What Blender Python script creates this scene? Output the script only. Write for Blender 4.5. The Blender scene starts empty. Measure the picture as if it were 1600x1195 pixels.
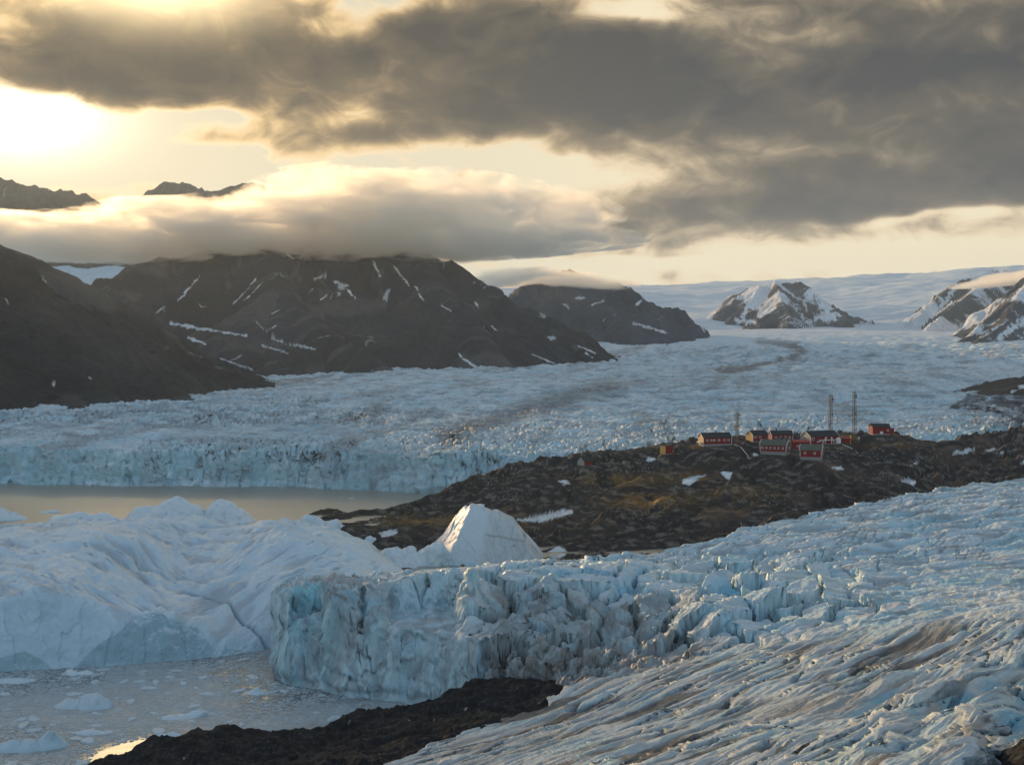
import bpy, bmesh, math, random
import numpy as np
from mathutils import Vector
random.seed(7)
PI = math.pi
R = math.radians
C = bpy.context.scene.collection
S = bpy.context.scene
H = 110.0          # camera height above the fjord, metres
F = 1800.0         # focal length in units of the photograph's pixels (1600 wide)
HY = 545.0         # eye level row

# ------------------------------------------------------------------ camera
cd = bpy.data.cameras.new('camera'); cam = bpy.data.objects.new('camera', cd); C.objects.link(cam)
cam.location = (0, 0, H); cam.rotation_euler = (R(90), 0, 0)
cd.sensor_width = 36; cd.lens = 36 * F / 1600; cd.shift_y = (HY - 597.5) / 1600
cd.clip_start = 1; cd.clip_end = 60000
S.camera = cam
S.view_settings.view_transform = 'Standard'; S.view_settings.look = 'None'
S.view_settings.gamma = 1; S.view_settings.exposure = 0.38
S.render.engine = 'CYCLES'
cy = S.cycles
cy.max_bounces = 14; cy.diffuse_bounces = 3; cy.glossy_bounces = 2; cy.volume_bounces = 12
cy.volume_step_rate = 0.16; cy.volume_max_steps = 256
cy.use_denoising = True
try: cy.denoiser = 'OPENIMAGEDENOISE'
except Exception: pass

SUN_AZ, SUN_EL = -36.0, 11.0      # degrees right of the view axis, degrees up

# ------------------------------------------------------------------ node helper
class NT:
    def __init__(s, tree): s.t = tree; s.n = tree.nodes; s.l = tree.links
    def inp(s, sock, v):
        if hasattr(v, 'is_output') or isinstance(v, bpy.types.NodeSocket): s.l.new(v, sock)
        elif v is not None:
            if sock.type == 'RGBA' and hasattr(v, '__len__') and len(v) == 3: v = (*v, 1)
            sock.default_value = v
    def m(s, op, a, b=None, c=None, clamp=False):
        n = s.n.new('ShaderNodeMath'); n.operation = op; n.use_clamp = clamp
        s.inp(n.inputs[0], a)
        if b is not None: s.inp(n.inputs[1], b)
        if c is not None: s.inp(n.inputs[2], c)
        return n.outputs[0]
    def v(s, op, a, b=None):
        n = s.n.new('ShaderNodeVectorMath'); n.operation = op
        s.inp(n.inputs[0], a)
        if b is not None: s.inp(n.inputs[3 if op == 'SCALE' else 1], b)
        return n.outputs['Value'] if op in ('LENGTH', 'DOT_PRODUCT', 'DISTANCE') else n.outputs[0]
    def sep(s, a):
        n = s.n.new('ShaderNodeSeparateXYZ'); s.inp(n.inputs[0], a); return n.outputs
    def comb(s, x, y, z):
        n = s.n.new('ShaderNodeCombineXYZ')
        for i, q in enumerate((x, y, z)): s.inp(n.inputs[i], q)
        return n.outputs[0]
    def noise(s, vec, scale, detail=4, rough=0.5, dist=0.0, kind='FBM', out=0):
        n = s.n.new('ShaderNodeTexNoise'); n.noise_type = kind
        s.inp(n.inputs['Vector'], vec); n.inputs['Scale'].default_value = scale
        n.inputs['Detail'].default_value = detail; n.inputs['Roughness'].default_value = rough
        n.inputs['Distortion'].default_value = dist
        return n.outputs[out]
    def mix(s, f, a, b, mode='MIX'):
        n = s.n.new('ShaderNodeMix'); n.data_type = 'RGBA'; n.blend_type = mode
        s.inp(n.inputs[0], f); s.inp(n.inputs[6], a); s.inp(n.inputs[7], b)
        return n.outputs[2]
    def ss(s, x, a, b, lo=0.0, hi=1.0):
        n = s.n.new('ShaderNodeMapRange'); n.interpolation_type = 'SMOOTHSTEP'
        s.inp(n.inputs[0], x); n.inputs[1].default_value = a; n.inputs[2].default_value = b
        n.inputs[3].default_value = lo; n.inputs[4].default_value = hi
        return n.outputs[0]
    def ramp(s, x, stops, interp='LINEAR'):
        n = s.n.new('ShaderNodeValToRGB'); s.inp(n.inputs[0], x); e = n.color_ramp
        e.interpolation = interp
        while len(e.elements) < len(stops): e.elements.new(0.5)
        for k, (p, c) in enumerate(stops):
            e.elements[k].position = p
            e.elements[k].color = (*c, 1) if hasattr(c, '__len__') else (c, c, c, 1)
        return n.outputs[0]

# ------------------------------------------------------------------ world: Nishita sky with a warm broken cloud deck
def make_world():
    w = bpy.data.worlds.new('World'); S.world = w; w.use_nodes = True
    t = NT(w.node_tree); t.n.clear()
    out = t.n.new('ShaderNodeOutputWorld'); bg = t.n.new('ShaderNodeBackground')
    t.l.new(bg.outputs[0], out.inputs[0]); bg.inputs[1].default_value = 0.1
    sky = t.n.new('ShaderNodeTexSky'); sky.sky_type = 'NISHITA'; sky.sun_disc = False
    sky.sun_elevation = R(SUN_EL); sky.sun_rotation = R(SUN_AZ); sky.air_density = 1.0; sky.dust_density = 1.5
    tc = t.n.new('ShaderNodeTexCoord'); d = t.v('NORMALIZE', tc.outputs['Generated'])
    x, y, z = t.sep(d)
    DEG = 180 / PI
    az = t.m('MULTIPLY', t.m('ARCTAN2', x, y), DEG)
    el = t.m('MULTIPLY', t.m('ARCSINE', z), DEG)
    base = t.comb(t.m('MULTIPLY', az, 0.1), t.m('MULTIPLY', el, 0.24), 0.0)
    n1 = t.n.new('ShaderNodeTexNoise'); t.l.new(base, n1.inputs['Vector'])
    n1.inputs['Scale'].default_value = 1.1; n1.inputs['Detail'].default_value = 3
    wv = t.v('SUBTRACT', n1.outputs['Color'], (0.5, 0.5, 0.5))
    wx, wy, _ = t.sep(wv)
    aw = t.m('MULTIPLY_ADD', wx, 7.0, az)
    ew = t.m('MULTIPLY_ADD', wy, 3.2, el)
    def ae(px, py):
        a = math.atan((px - 800) / F)
        return math.degrees(a), math.degrees(math.atan((HY - py) / F * math.cos(a)))
    def blob(px, py, sx, sy, wt, acc, A=None, E=None):
        a0, e0 = ae(px, py)
        da = sx / F * DEG; de = sy / F * DEG
        u = t.m('MULTIPLY', t.m('SUBTRACT', A or aw, a0), 1 / da)
        v = t.m('MULTIPLY', t.m('SUBTRACT', E or ew, e0), 1 / de)
        q = t.m('MULTIPLY_ADD', u, u, t.m('MULTIPLY', v, v))
        g = t.m('POWER', 2.71828, t.m('MULTIPLY', q, -1.0))
        return t.m('MULTIPLY_ADD', g, wt, acc)
    c = 0.08
    for b in [(720, 70, 430, 85, 0.75), (1280, 130, 470, 150, 0.8), (250, 60, 230, 70, 0.62), (50, 95, 120, 45, 0.62),
              (820, 190, 260, 60, 0.45), (540, 200, 120, 26, 0.42), (370, 212, 70, 12, 0.25), (1150, 322, 300, 34, 0.85), (1620, 255, 330, 60, 0.6),
              (700, 375, 330, 24, 0.55), (340, 125, 160, 34, 0.4), (1000, 400, 170, 9, 0.3), (1560, 90, 160, 70, 0.35), (950, 130, 120, 40, 0.25),
              (575, 0, 90, 30, -0.5), (1010, 12, 110, 26, -0.7), (1160, 75, 130, 26, -0.22), (80, 190, 130, 50, -0.6), (330, 168, 80, 13, -0.5),
              (850, 268, 190, 38, -0.75), (250, 258, 300, 26, -0.5), (1300, 405, 500, 26, -0.5), (10, 42, 36, 24, -0.5), (1500, 338, 190, 9, -0.45), (1120, 215, 260, 24, -0.2)]:
        c = blob(*b, c)
    streak = t.noise(t.comb(t.m('MULTIPLY', az, 0.1), t.m('MULTIPLY', el, 0.27), 3.1), 1.9, 4, 0.45, 0.3)
    billow = t.noise(t.comb(t.m('MULTIPLY', az, 0.1), t.m('MULTIPLY', el, 0.16), 7.7), 4.0, 7, 0.55, 0.8)
    c = t.m('ADD', c, t.m('MULTIPLY', t.m('SUBTRACT', streak, 0.5), 1.15))
    c = t.m('ADD', c, t.m('MULTIPLY', t.m('SUBTRACT', billow, 0.5), 1.0))
    cs = t.m('MULTIPLY', c, 0.86)
    warm = t.ramp(cs, [(0.0, (0.50, 0.48, 0.38)), (0.14, (0.66, 0.55, 0.37)), (0.28, (0.66, 0.46, 0.23)), (0.40, (0.42, 0.29, 0.14)),
                      (0.55, (0.20, 0.14, 0.075)), (0.72, (0.095, 0.072, 0.045)), (1.0, (0.042, 0.036, 0.029))], 'LINEAR')
    cool = t.ramp(cs, [(0.0, (0.74, 0.64, 0.44)), (0.15, (0.68, 0.54, 0.35)), (0.34, (0.33, 0.26, 0.17)),
                      (0.5, (0.16, 0.132, 0.095)), (0.70, (0.078, 0.070, 0.058)), (1.0, (0.034, 0.037, 0.044))], 'LINEAR')
    side = t.ss(az, -14, 12)
    col = t.mix(side, warm, cool)
    glow = blob(15, 175, 120, 56, 0.7, 0.0, az, el)
    hole = blob(225, -80, 150, 70, 1.0, 0.0, az, el)
    glow2 = blob(60, 230, 520, 200, 1.0, 0.0, az, el)
    thin = t.m('SUBTRACT', 1.0, t.ss(c, 0.1, 0.62))
    col = t.mix(1.0, col, t.mix(t.m('MULTIPLY', glow, thin), (0, 0, 0), (2.0, 1.75, 1.35)), 'ADD')
    col = t.mix(1.0, col, t.mix(t.m('MULTIPLY', glow2, thin), (0, 0, 0), (0.24, 0.15, 0.05)), 'ADD')
    col = t.mix(1.0, col, t.mix(hole, (0, 0, 0), (3.2, 2.4, 1.3)), 'ADD')
    front = t.m('MULTIPLY', t.ss(y, 0.0, 0.45), t.m('SUBTRACT', 1.0, t.ss(el, 21, 42)))
    over = t.mix(0.55, t.mix(1.0, sky.outputs[0], (0.1, 0.1, 0.1), 'MULTIPLY'), (0.18, 0.26, 0.345))
    back = t.m('MULTIPLY', t.ss(y, 0.25, -0.5), t.m('SUBTRACT', 1.0, t.ss(el, 25, 60)))
    over = t.mix(1.0, over, t.mix(back, (0, 0, 0), (0.19, 0.235, 0.27)), 'ADD')  # extra low glow behind the camera, added to light camera-facing ice
    full = t.mix(front, over, col)
    t.l.new(t.v('SCALE', full, 10.0), bg.inputs[0])
    cyw = getattr(w, 'cycles', None)
    if cyw:
        try: cyw.sampling_method = 'MANUAL'; cyw.sample_map_resolution = 512
        except Exception: pass
make_world()

# ------------------------------------------------------------------ sun
sd = bpy.data.lights.new('sun', 'SUN'); sun = bpy.data.objects.new('sun', sd); C.objects.link(sun)
sd.energy = 3.6; sd.angle = R(1.5); sd.color = (1.0, 0.66, 0.34)
_a, _e = R(SUN_AZ), R(SUN_EL)
sdir = Vector((math.sin(_a) * math.cos(_e), math.cos(_a) * math.cos(_e), math.sin(_e)))
sun.rotation_euler = sdir.to_track_quat('Z', 'Y').to_euler(); sun.location = (0, 0, 900)

# ------------------------------------------------------------------ numpy noise
f32 = np.float32
_rng = np.random.default_rng(11)
PERM = np.concatenate([_rng.permutation(256)] * 3).astype(np.int32)
_ga = _rng.random(256) * 2 * PI
GX = np.cos(_ga).astype(f32); GY = np.sin(_ga).astype(f32)
_g3 = _rng.normal(size=(256, 3)); _g3 /= np.linalg.norm(_g3, axis=1, keepdims=True); _g3 = _g3.astype(f32)
def _fade(t): return t * t * t * (t * (t * 6 - 15) + 10)
def per2(x, y, seed=0):
    x = np.asarray(x, f32) + f32(seed * 17.31); y = np.asarray(y, f32) + f32(seed * 9.73)
    x, y = np.broadcast_arrays(x, y)
    xf = np.floor(x); yf = np.floor(y); xi = xf.astype(np.int32) & 255; yi = yf.astype(np.int32) & 255
    x = x - xf; y = y - yf; u = _fade(x); v = _fade(y)
    a = PERM[xi]; b = PERM[xi + 1]
    def g(h, dx, dy): return GX[h] * dx + GY[h] * dy
    n00 = g(PERM[a + yi], x, y); n01 = g(PERM[a + yi + 1], x, y - 1)
    n10 = g(PERM[b + yi], x - 1, y); n11 = g(PERM[b + yi + 1], x - 1, y - 1)
    k0 = n00 + u * (n10 - n00); k1 = n01 + u * (n11 - n01)
    return (k0 + v * (k1 - k0)) * f32(1.45)
def per3(x, y, z, seed=0):
    x = np.asarray(x, f32) + f32(seed * 13.7); y = np.asarray(y, f32) + f32(seed * 5.1); z = np.asarray(z, f32) + f32(seed * 7.9)
    xf = np.floor(x); yf = np.floor(y); zf = np.floor(z)
    xi = xf.astype(np.int32) & 255; yi = yf.astype(np.int32) & 255; zi = zf.astype(np.int32) & 255
    x = x - xf; y = y - yf; z = z - zf; u = _fade(x); v = _fade(y); w = _fade(z)
    res = 0
    for i in (0, 1):
        pa = PERM[xi + i]; wu = u if i else 1 - u
        for j in (0, 1):
            pb = PERM[pa + yi + j]; wv = v if j else 1 - v
            for k in (0, 1):
                g = _g3[PERM[pb + zi + k]]; ww = w if k else 1 - w
                res = res + wu * wv * ww * (g[..., 0] * (x - i) + g[..., 1] * (y - j) + g[..., 2] * (z - k))
    return res * f32(1.5)
def fbm(x, y, o=4, seed=0, g=0.5, l=2.03):
    r = 0; a = 1.0; s = 0
    for i in range(o):
        r = r + a * per2(x, y, seed + i * 3); s += a; a *= g; x = x * l; y = y * l
    return r / s * 1.3
def ridged(x, y, o=4, seed=0, g=0.5, l=2.03):
    r = 0; a = 1.0; s = 0
    for i in range(o):
        q = 1 - np.abs(per2(x, y, seed + i * 3)) * 1.6
        r = r + a * q; s += a; a *= g; x = x * l; y = y * l
    return r / s
def fbm3(x, y, z, o=3, seed=0, g=0.5, l=2.1):
    r = 0; a = 1.0; s = 0
    for i in range(o):
        r = r + a * per3(x, y, z, seed + i * 3); s += a; a *= g; x = x * l; y = y * l; z = z * l
    return r / s * 1.3
RX = _rng.random((256,)).astype(f32); RY = _rng.random((256,)).astype(f32); RV = _rng.random((256,)).astype(f32)
def worley(x, y, seed=0, jit=0.9, full=False):
    x = np.asarray(x, f32) + seed * 11.3; y = np.asarray(y, f32) + seed * 7.7
    xf = np.floor(x); yf = np.floor(y)
    f1 = np.full(x.shape, 9, f32); f2 = f1.copy(); cv = np.zeros(x.shape, f32); ox = cv.copy(); oy = cv.copy()
    for i in (-1, 0, 1):
        for j in (-1, 0, 1):
            cx = xf + i; cyy = yf + j
            h = PERM[PERM[cx.astype(np.int32) & 255] + (cyy.astype(np.int32) & 255)]
            dx = cx + 0.5 + (RX[h] - 0.5) * jit - x; dy = cyy + 0.5 + (RY[h] - 0.5) * jit - y
            d = np.sqrt(dx * dx + dy * dy)
            n1 = d < f1
            f2 = np.where(n1, f1, np.minimum(f2, d)); cv = np.where(n1, RV[h], cv); f1 = np.where(n1, d, f1); ox = np.where(n1, dx, ox); oy = np.where(n1, dy, oy)
    return (f1, f2, cv, ox, oy) if full else (f1, f2, cv)
def chips(x, y, z, s=6.0, seed=0, skew=0.0, asp=2.1):
    """faceted chipping and vertical cracks for an ice cliff: (height, crack mask)"""
    a = (x + 0.6 * y + skew * z) / s + 0.35 * fbm(x / s / 2, z / s / 2, 2, seed); b = z / (s * asp) + 0.4 * fbm(x / s, y / s, 2, seed + 3)
    f1, f2, cv, ox, oy = worley(a, b, seed, 0.95, True)
    h = (cv - 0.5) * 0.8 + (RX[(cv * 255).astype(int)] - 0.5) * ox * 1.6 + (RY[(cv * 255).astype(int)] - 0.5) * oy * 1.2
    a2 = (x + 0.6 * y + 0.4 * skew * z) / (s * 1.7) + 0.5 * fbm(x / 9, z / 30, 3, seed + 6)
    cr = np.exp(-(per2(a2, z / (s * 7), seed + 8) / 0.045) ** 2) * ss(per2(x / 12, z / 9, seed + 9), -0.15, 0.3)
    return h, cr
def ss(x, a, b):
    t = np.clip((x - a) / (b - a), 0, 1); return t * t * (3 - 2 * t)
def lerp(a, b, t): return a + (b - a) * t

def at(px, py, D): return ((px - 800) / F * D, D, H - (py - HY) / F * D)
def rbf(pts, smooth=0.0):
    """thin plate surface through (px, py, D) or ('w', x, y, z) points; returns z(x, y)"""
    P = np.array([(p[1:] if p[0] == 'w' else at(*p)) for p in pts], float)
    X = P[:, :2] / 100.0; n = len(P)
    d = np.sqrt(((X[:, None] - X[None]) ** 2).sum(-1)) + 1e-9
    K = d * d * np.log(d) + np.eye(n) * smooth
    A = np.zeros((n + 3, n + 3)); A[:n, :n] = K; A[:n, n] = 1; A[:n, n + 1:] = X; A[n, :n] = 1; A[n + 1:, :n] = X.T
    w = np.linalg.solve(A, np.concatenate([P[:, 2], [0, 0, 0]]))
    def f(x, y):
        x = np.asarray(x, f32) / 100; y = np.asarray(y, f32) / 100
        r = w[n] + w[n + 1] * x + w[n + 2] * y
        for i in range(n):
            q = (x - X[i, 0]) ** 2 + (y - X[i, 1]) ** 2 + 1e-9
            r = r + (w[i] * 0.5) * q * np.log(q)
        return r
    return f
def seg_sd(x, y, poly, closed=True):
    """signed distance to a closed polygon: positive inside"""
    P = np.array(poly, float); n = len(P); d2 = np.full(np.shape(x), 1e12, f32); ins = np.zeros(np.shape(x), bool)
    for i in range(n if closed else n - 1):
        a = P[i]; b = P[(i + 1) % n]; e = b - a; L = (e ** 2).sum() + 1e-9
        t = np.clip(((x - a[0]) * e[0] + (y - a[1]) * e[1]) / L, 0, 1)
        d2 = np.minimum(d2, (x - a[0] - t * e[0]) ** 2 + (y - a[1] - t * e[1]) ** 2)
        if closed:
            c = ((a[1] > y) != (b[1] > y)) & (x < (b[0] - a[0]) * (y - a[1]) / (b[1] - a[1] + 1e-12) + a[0])
            ins ^= c
    d = np.sqrt(d2)
    return np.where(ins, d, -d) if closed else d
def pd(pts): return [((p - 800) / F * D, D) for p, D in pts]
def img(x, y, z): return 800 + x / y * F, HY + (H - z) / y * F

# ------------------------------------------------------------------ objects
def tag(o, label=None, cat=None, group=None, kind=None):
    if label: o['label'] = label
    if cat: o['category'] = cat
    if group: o['group'] = group
    if kind: o['kind'] = kind
    return o
def link_mesh(name, me, mat=None, parent=None):
    o = bpy.data.objects.new(name, me); C.objects.link(o)
    if mat: me.materials.append(mat)
    if parent: o.parent = parent
    return o
def grid_obj(name, P, col, mat, wrap=False, org=(0, 0, 0), smooth=True):
    nr, nc = P.shape[:2]
    me = bpy.data.meshes.new(name)
    me.vertices.add(nr * nc); me.vertices.foreach_set('co', (P - np.array(org, f32)).astype(f32).ravel())
    idx = np.arange(nr * nc, dtype=np.int32).reshape(nr, nc)
    if wrap: idx = np.concatenate([idx, idx[:, :1]], 1)
    q = np.stack([idx[:-1, :-1], idx[:-1, 1:], idx[1:, 1:], idx[1:, :-1]], -1).reshape(-1, 4)
    nf = len(q)
    me.loops.add(nf * 4); me.loops.foreach_set('vertex_index', q.ravel())
    me.polygons.add(nf); me.polygons.foreach_set('loop_start', np.arange(0, nf * 4, 4, dtype=np.int32))
    me.polygons.foreach_set('use_smooth', np.full(nf, smooth))
    me.update(calc_edges=True)
    if col is not None:
        a = me.color_attributes.new('Col', 'FLOAT_COLOR', 'POINT')
        c4 = np.ones((nr * nc, 4), f32); c4[:, :col.shape[-1]] = col.reshape(nr * nc, -1)
        a.data.foreach_set('color', c4.ravel())
    o = link_mesh(name, me, mat); o.location = org
    return o
def blur(a, n):
    if n > 10:
        for _ in range(3):
            b = np.pad(a, ((0, 0), (n + 1, n)), 'edge'); c = np.cumsum(b, 1); a = (c[:, 2 * n + 1:] - c[:, :-2 * n - 1]) / (2 * n + 1)
        return a
    for _ in range(n):
        b = np.pad(a, ((0, 0), (1, 1)), 'edge'); a = (b[:, :-2] + b[:, 1:-1] * 2 + b[:, 2:]) / 4
    return a
def adapt(us, D0, D1, K, nr, zb, floor=0.12, nb=3):
    """rows of a fan of columns x = u*y, placed closer together where the ground is steep"""
    D = np.geomspace(D0, D1, K); X = us[None] * D[:, None]; Y = np.broadcast_to(D[:, None], X.shape)
    Z = zb(X.astype(f32), Y.astype(f32))
    v = (H - Z) * F / Y
    dv = np.abs(np.diff(v, axis=0)) + floor * F * np.diff(D)[:, None] / D[:-1, None]
    dv = blur(dv, nb)
    cum = np.concatenate([np.zeros((1, len(us))), np.cumsum(dv, 0)]); cum /= cum[-1]
    t = np.linspace(0, 1, nr); out = np.empty((nr, len(us)))
    for j in range(len(us)): out[:, j] = np.interp(t, cum[:, j], D)
    return out
def normals(P):
    a = np.gradient(P, axis=1); b = np.gradient(P, axis=0)
    n = np.cross(a, b); n /= np.linalg.norm(n, axis=-1, keepdims=True) + 1e-9
    return n
def fan(name, px0, px1, nc, D0, D1, K, nr, zb, zf, colf, mat, disp=None, floor=0.12, nb=3):
    us = (np.linspace(px0, px1, nc) - 800) / F
    D = adapt(us, D0, D1, K, nr, zb, floor, nb)
    X = (us[None] * D).astype(f32); Y = D.astype(f32)
    Z = zf(X, Y).astype(f32)
    P = np.stack([X, Y, Z], -1)
    if disp is not None:
        P = disp(P, normals(P)).astype(f32)
    N = normals(P)
    col = colf(P, N)
    return grid_obj(name, P, col.astype(f32), mat)
def rgb(*c): return np.array(c, f32)
def cm(a, b, t): return a + (b - a) * t[..., None]

# ------------------------------------------------------------------ materials
def base_mat(name, rough=0.6, spec=0.4):
    m = bpy.data.materials.new(name); m.use_nodes = True; t = NT(m.node_tree)
    p = t.n['Principled BSDF']; p.inputs['Roughness'].default_value = rough
    p.inputs['Specular IOR Level'].default_value = spec
    return m, t, p
def terrain_mat(name, rough, spec, scale, amt, bump, stretch=(1, 1, 1), rot=0.0, gloss_var=0.0):
    m, t, p = base_mat(name, rough, spec)
    a = t.n.new('ShaderNodeAttribute'); a.attribute_name = 'Col'
    g = t.n.new('ShaderNodeNewGeometry')
    mp = t.n.new('ShaderNodeMapping'); mp.inputs['Scale'].default_value = stretch; mp.inputs['Rotation'].default_value = (0, 0, rot)
    t.l.new(g.outputs['Position'], mp.inputs[0]); v = mp.outputs[0]
    n = t.noise(v, scale, 6, 0.6, 0.4)
    n2 = t.noise(v, scale * 0.17, 4, 0.55, 0.3)
    k = t.m('MULTIPLY_ADD', n, amt * 2, 1 - amt)
    k = t.m('MULTIPLY', k, t.m('MULTIPLY_ADD', n2, amt * 1.4, 1 - amt * 0.7))
    c = t.v('SCALE', a.outputs['Color'], k)
    t.l.new(c, p.inputs['Base Color'])
    if bump:
        b = t.n.new('ShaderNodeBump'); b.inputs['Strength'].default_value = 1.0; b.inputs['Distance'].default_value = bump
        t.l.new(n, b.inputs['Height']); t.l.new(b.outputs[0], p.inputs['Normal'])
    if gloss_var:
        t.l.new(t.m('MULTIPLY_ADD', n2, gloss_var, rough - gloss_var * 0.5), p.inputs['Roughness'])
    return m
M_ICE = terrain_mat('weathered_ice', 0.5, 0.35, 1.6, 0.2, 0.28)
M_ICEFAR = terrain_mat('far_ice', 0.6, 0.3, 0.22, 0.30, 2.2, (1, 0.4, 1))
M_BERG = terrain_mat('berg_ice', 0.42, 0.4, 0.5, 0.08, 0.25)
M_ROCK = terrain_mat('rock', 0.85, 0.15, 0.45, 0.5, 0.9, (1, 1, 1.4))
M_MOUNT = terrain_mat('mountain_rock', 0.9, 0.12, 0.045, 0.42, 9.0)
M_SNOWF = terrain_mat('far_snow', 0.7, 0.2, 0.012, 0.06, 4.0)
def plain(name, col, rough=0.6, spec=0.4, var=0.12, scale=2.0, metal=0.0):
    m, t, p = base_mat(name, rough, spec)
    g = t.n.new('ShaderNodeTexCoord')
    n = t.noise(g.outputs['Object'], scale, 4, 0.6)
    t.l.new(t.v('SCALE', (*col,), t.m('MULTIPLY_ADD', n, 2 * var, 1 - var)), p.inputs['Base Color'])
    p.inputs['Metallic'].default_value = metal
    return m

# ------------------------------------------------------------------ colours (linear albedo)
ICE = rgb(0.60, 0.69, 0.74); BLUE = rgb(0.13, 0.40, 0.56); AQUA = rgb(0.30, 0.56, 0.66)
DIRT = rgb(0.12, 0.11, 0.105); SNOW = rgb(0.78, 0.80, 0.82); TAN = rgb(0.42, 0.38, 0.32)

# ------------------------------------------------------------------ the great outlet glacier and the ice cap behind it
GD = [700, 900, 1200, 1500, 2300, 3200, 4500, 6000, 8000, 11000, 12500, 16000]
GP = [-900, -300, 0, 400, 800, 900, 1000, 1200, 1600, 1900, 2600]
GZ = np.array([
 [25, 25, 25, 24, 25, 26, 26, 27, 30, 31, 31],
 [28, 28, 28, 27, 29, 31, 31, 33, 37, 39, 39],
 [36, 36, 36, 35, 37, 38, 39, 41, 45, 47, 48],
 [42, 42, 41, 42, 44, 45, 46, 47, 51, 53, 55],
 [48, 48, 47, 50, 56, 58, 60, 62, 66, 68, 70],
 [100, 90, 70, 62, 73, 77, 80, 87, 96, 100, 105],
 [400, 400, 400, 330, 135, 118, 118, 128, 136, 140, 160],
 [700, 700, 720, 640, 330, 235, 215, 222, 232, 260, 300],
 [850, 850, 850, 760, 520, 450, 420, 430, 560, 640, 700],
 [880, 860, 840, 760, 690, 690, 706, 742, 880, 960, 1000],
 [900, 900, 860, 800, 760, 770, 785, 825, 985, 1080, 1150],
 [700, 700, 700, 700, 650, 650, 650, 700, 800, 900, 900]], float)
def tab(x, y):
    px = 800 + x / y * F
    gi = np.interp(np.log(y), np.log(GD), np.arange(len(GD))); gj = np.interp(px, GP, np.arange(len(GP)))
    i = np.clip(gi.astype(int), 0, len(GD) - 2); j = np.clip(gj.astype(int), 0, len(GP) - 2)
    a = gi - i; b = gj - j; b = b * b * (3 - 2 * b) * 0.5 + b * 0.5
    return (GZ[i, j] * (1 - a) * (1 - b) + GZ[i + 1, j] * a * (1 - b) + GZ[i, j + 1] * (1 - a) * b + GZ[i + 1, j + 1] * a * b)
FRONT = pd([(-900, 1010), (-300, 965), (-60, 945), (0, 943), (80, 936), (200, 926), (300, 924), (400, 921), (480, 915), (560, 902), (620, 890), (700, 882), (770, 878), (850, 868), (1000, 880), (1300, 900), (1700, 930), (2600, 990)])
FX = np.array([p[0] for p in FRONT]); FY = np.array([p[1] for p in FRONT])
def front_d(x, y):
    return y - (np.interp(x, FX, FY) + 9 * per2(x / 60, 0.3, 3) + 5 * per2(x / 17, 0.7, 5) + 2.5 * per2(x / 6, 0.9, 6))
def gb(x, y):
    t = ss(front_d(x, y), -4, 9)
    return lerp(-4, tab(x, y), t)
def gfull(x, y):
    d = front_d(x, y); px, _ = img(x, y, 0.0)
    z = tab(x, y)
    near = 1 - ss(y, 1500, 2600)
    # flow-bent coordinates so crevasse trains curve down the valley
    wx = x + 40 * per2(x / 300, y / 500, 21); wy = y + 60 * per2(x / 400, y / 400, 22)
    f1, f2, cv = worley(x / 7.5 + 0.5 * fbm(x / 25, y / 25, 2, 6), y / 9 + 0.5 * fbm(x / 25, y / 25, 2, 9), 4)
    cre = ss(f2 - f1, 0.0, 0.22)
    ser = ss(150 - d, 0, 110) * 0.75 + ss(px, 560, 760) * ss(330 - d, 0, 200) * 0.9 + (1 - ss(px, 520, 800)) * ss(y, 1080, 1180) * (1 - ss(y, 1500, 1750)) * 0.8
    ser = ser + ss(per2(x / 160, y / 260, 31), 0.0, 0.5) * 0.45
    ser = np.clip(ser, 0.05, 1.2) * (0.35 + 0.65 * near)
    z = z + ser * (3.6 * (cre - 0.9) + 2.6 * (cv - 0.5) + 4.0 * fbm(x / 22, y / 20, 5, 40, 0.65)) * (0.45 + 1.1 * ss(fbm(x / 130, y / 130, 2, 48), -0.35, 0.35))
    z = z + (2.0 + 3.0 * near) * (ridged(wx / 70, wy / 22, 5, 51, 0.6) - 0.6) * 1.9
    tt = 1100 * np.log(y / 900)
    sm = ss(y, 1000, 1500) * (1 - ss(y, 3800, 5000))
    z = z + sm * np.minimum(y / 1500, 2.2) * (5.0 * (ridged(wx / 75, tt / 34, 5, 54, 0.55) - 0.62) + 2 * fbm(x / 45, tt / 30, 4, 57))
    far = ss(y, 1800, 3200) * (1 - ss(y, 4400, 5600))
    z = z + far * (22 * (ridged(wx / 90, wy / 90, 5, 60, 0.6) - 0.6) + 10 * fbm(x / 260, y / 300, 3, 63))
    z = z + ss(y, 5000, 7000) * 60 * fbm(x / 900, y / 700, 4, 70)
    t = ss(d, -4, 9); top = z
    foot = -4 + 2 * per2(x / 15, y / 15, 77)
    return lerp(foot, top, t)
def gdisp(P, N):
    st = ss(1 - np.abs(N[..., 2]), 0.2, 0.7) * (1 - ss(P[..., 1], 1100, 1500))
    ch, cr = chips(P[..., 0], P[..., 1], P[..., 2], 7.0, 3)
    sc = fbm3(P[..., 0] / 14, P[..., 1] / 14, P[..., 2] / 60, 4, 2, 0.6) * 3.5 + fbm3(P[..., 0] / 55, P[..., 1] / 55, P[..., 2] / 22, 3, 8) * 6 - ch * 2.5 + cr * 3.0
    return P - N * (sc * st)[..., None] * np.sign(N[..., 2:3])
def band(px, py, pts, w):
    d = seg_sd(px.astype(f32), py.astype(f32), pts, closed=False); return np.exp(-(d / w) ** 2)
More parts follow.
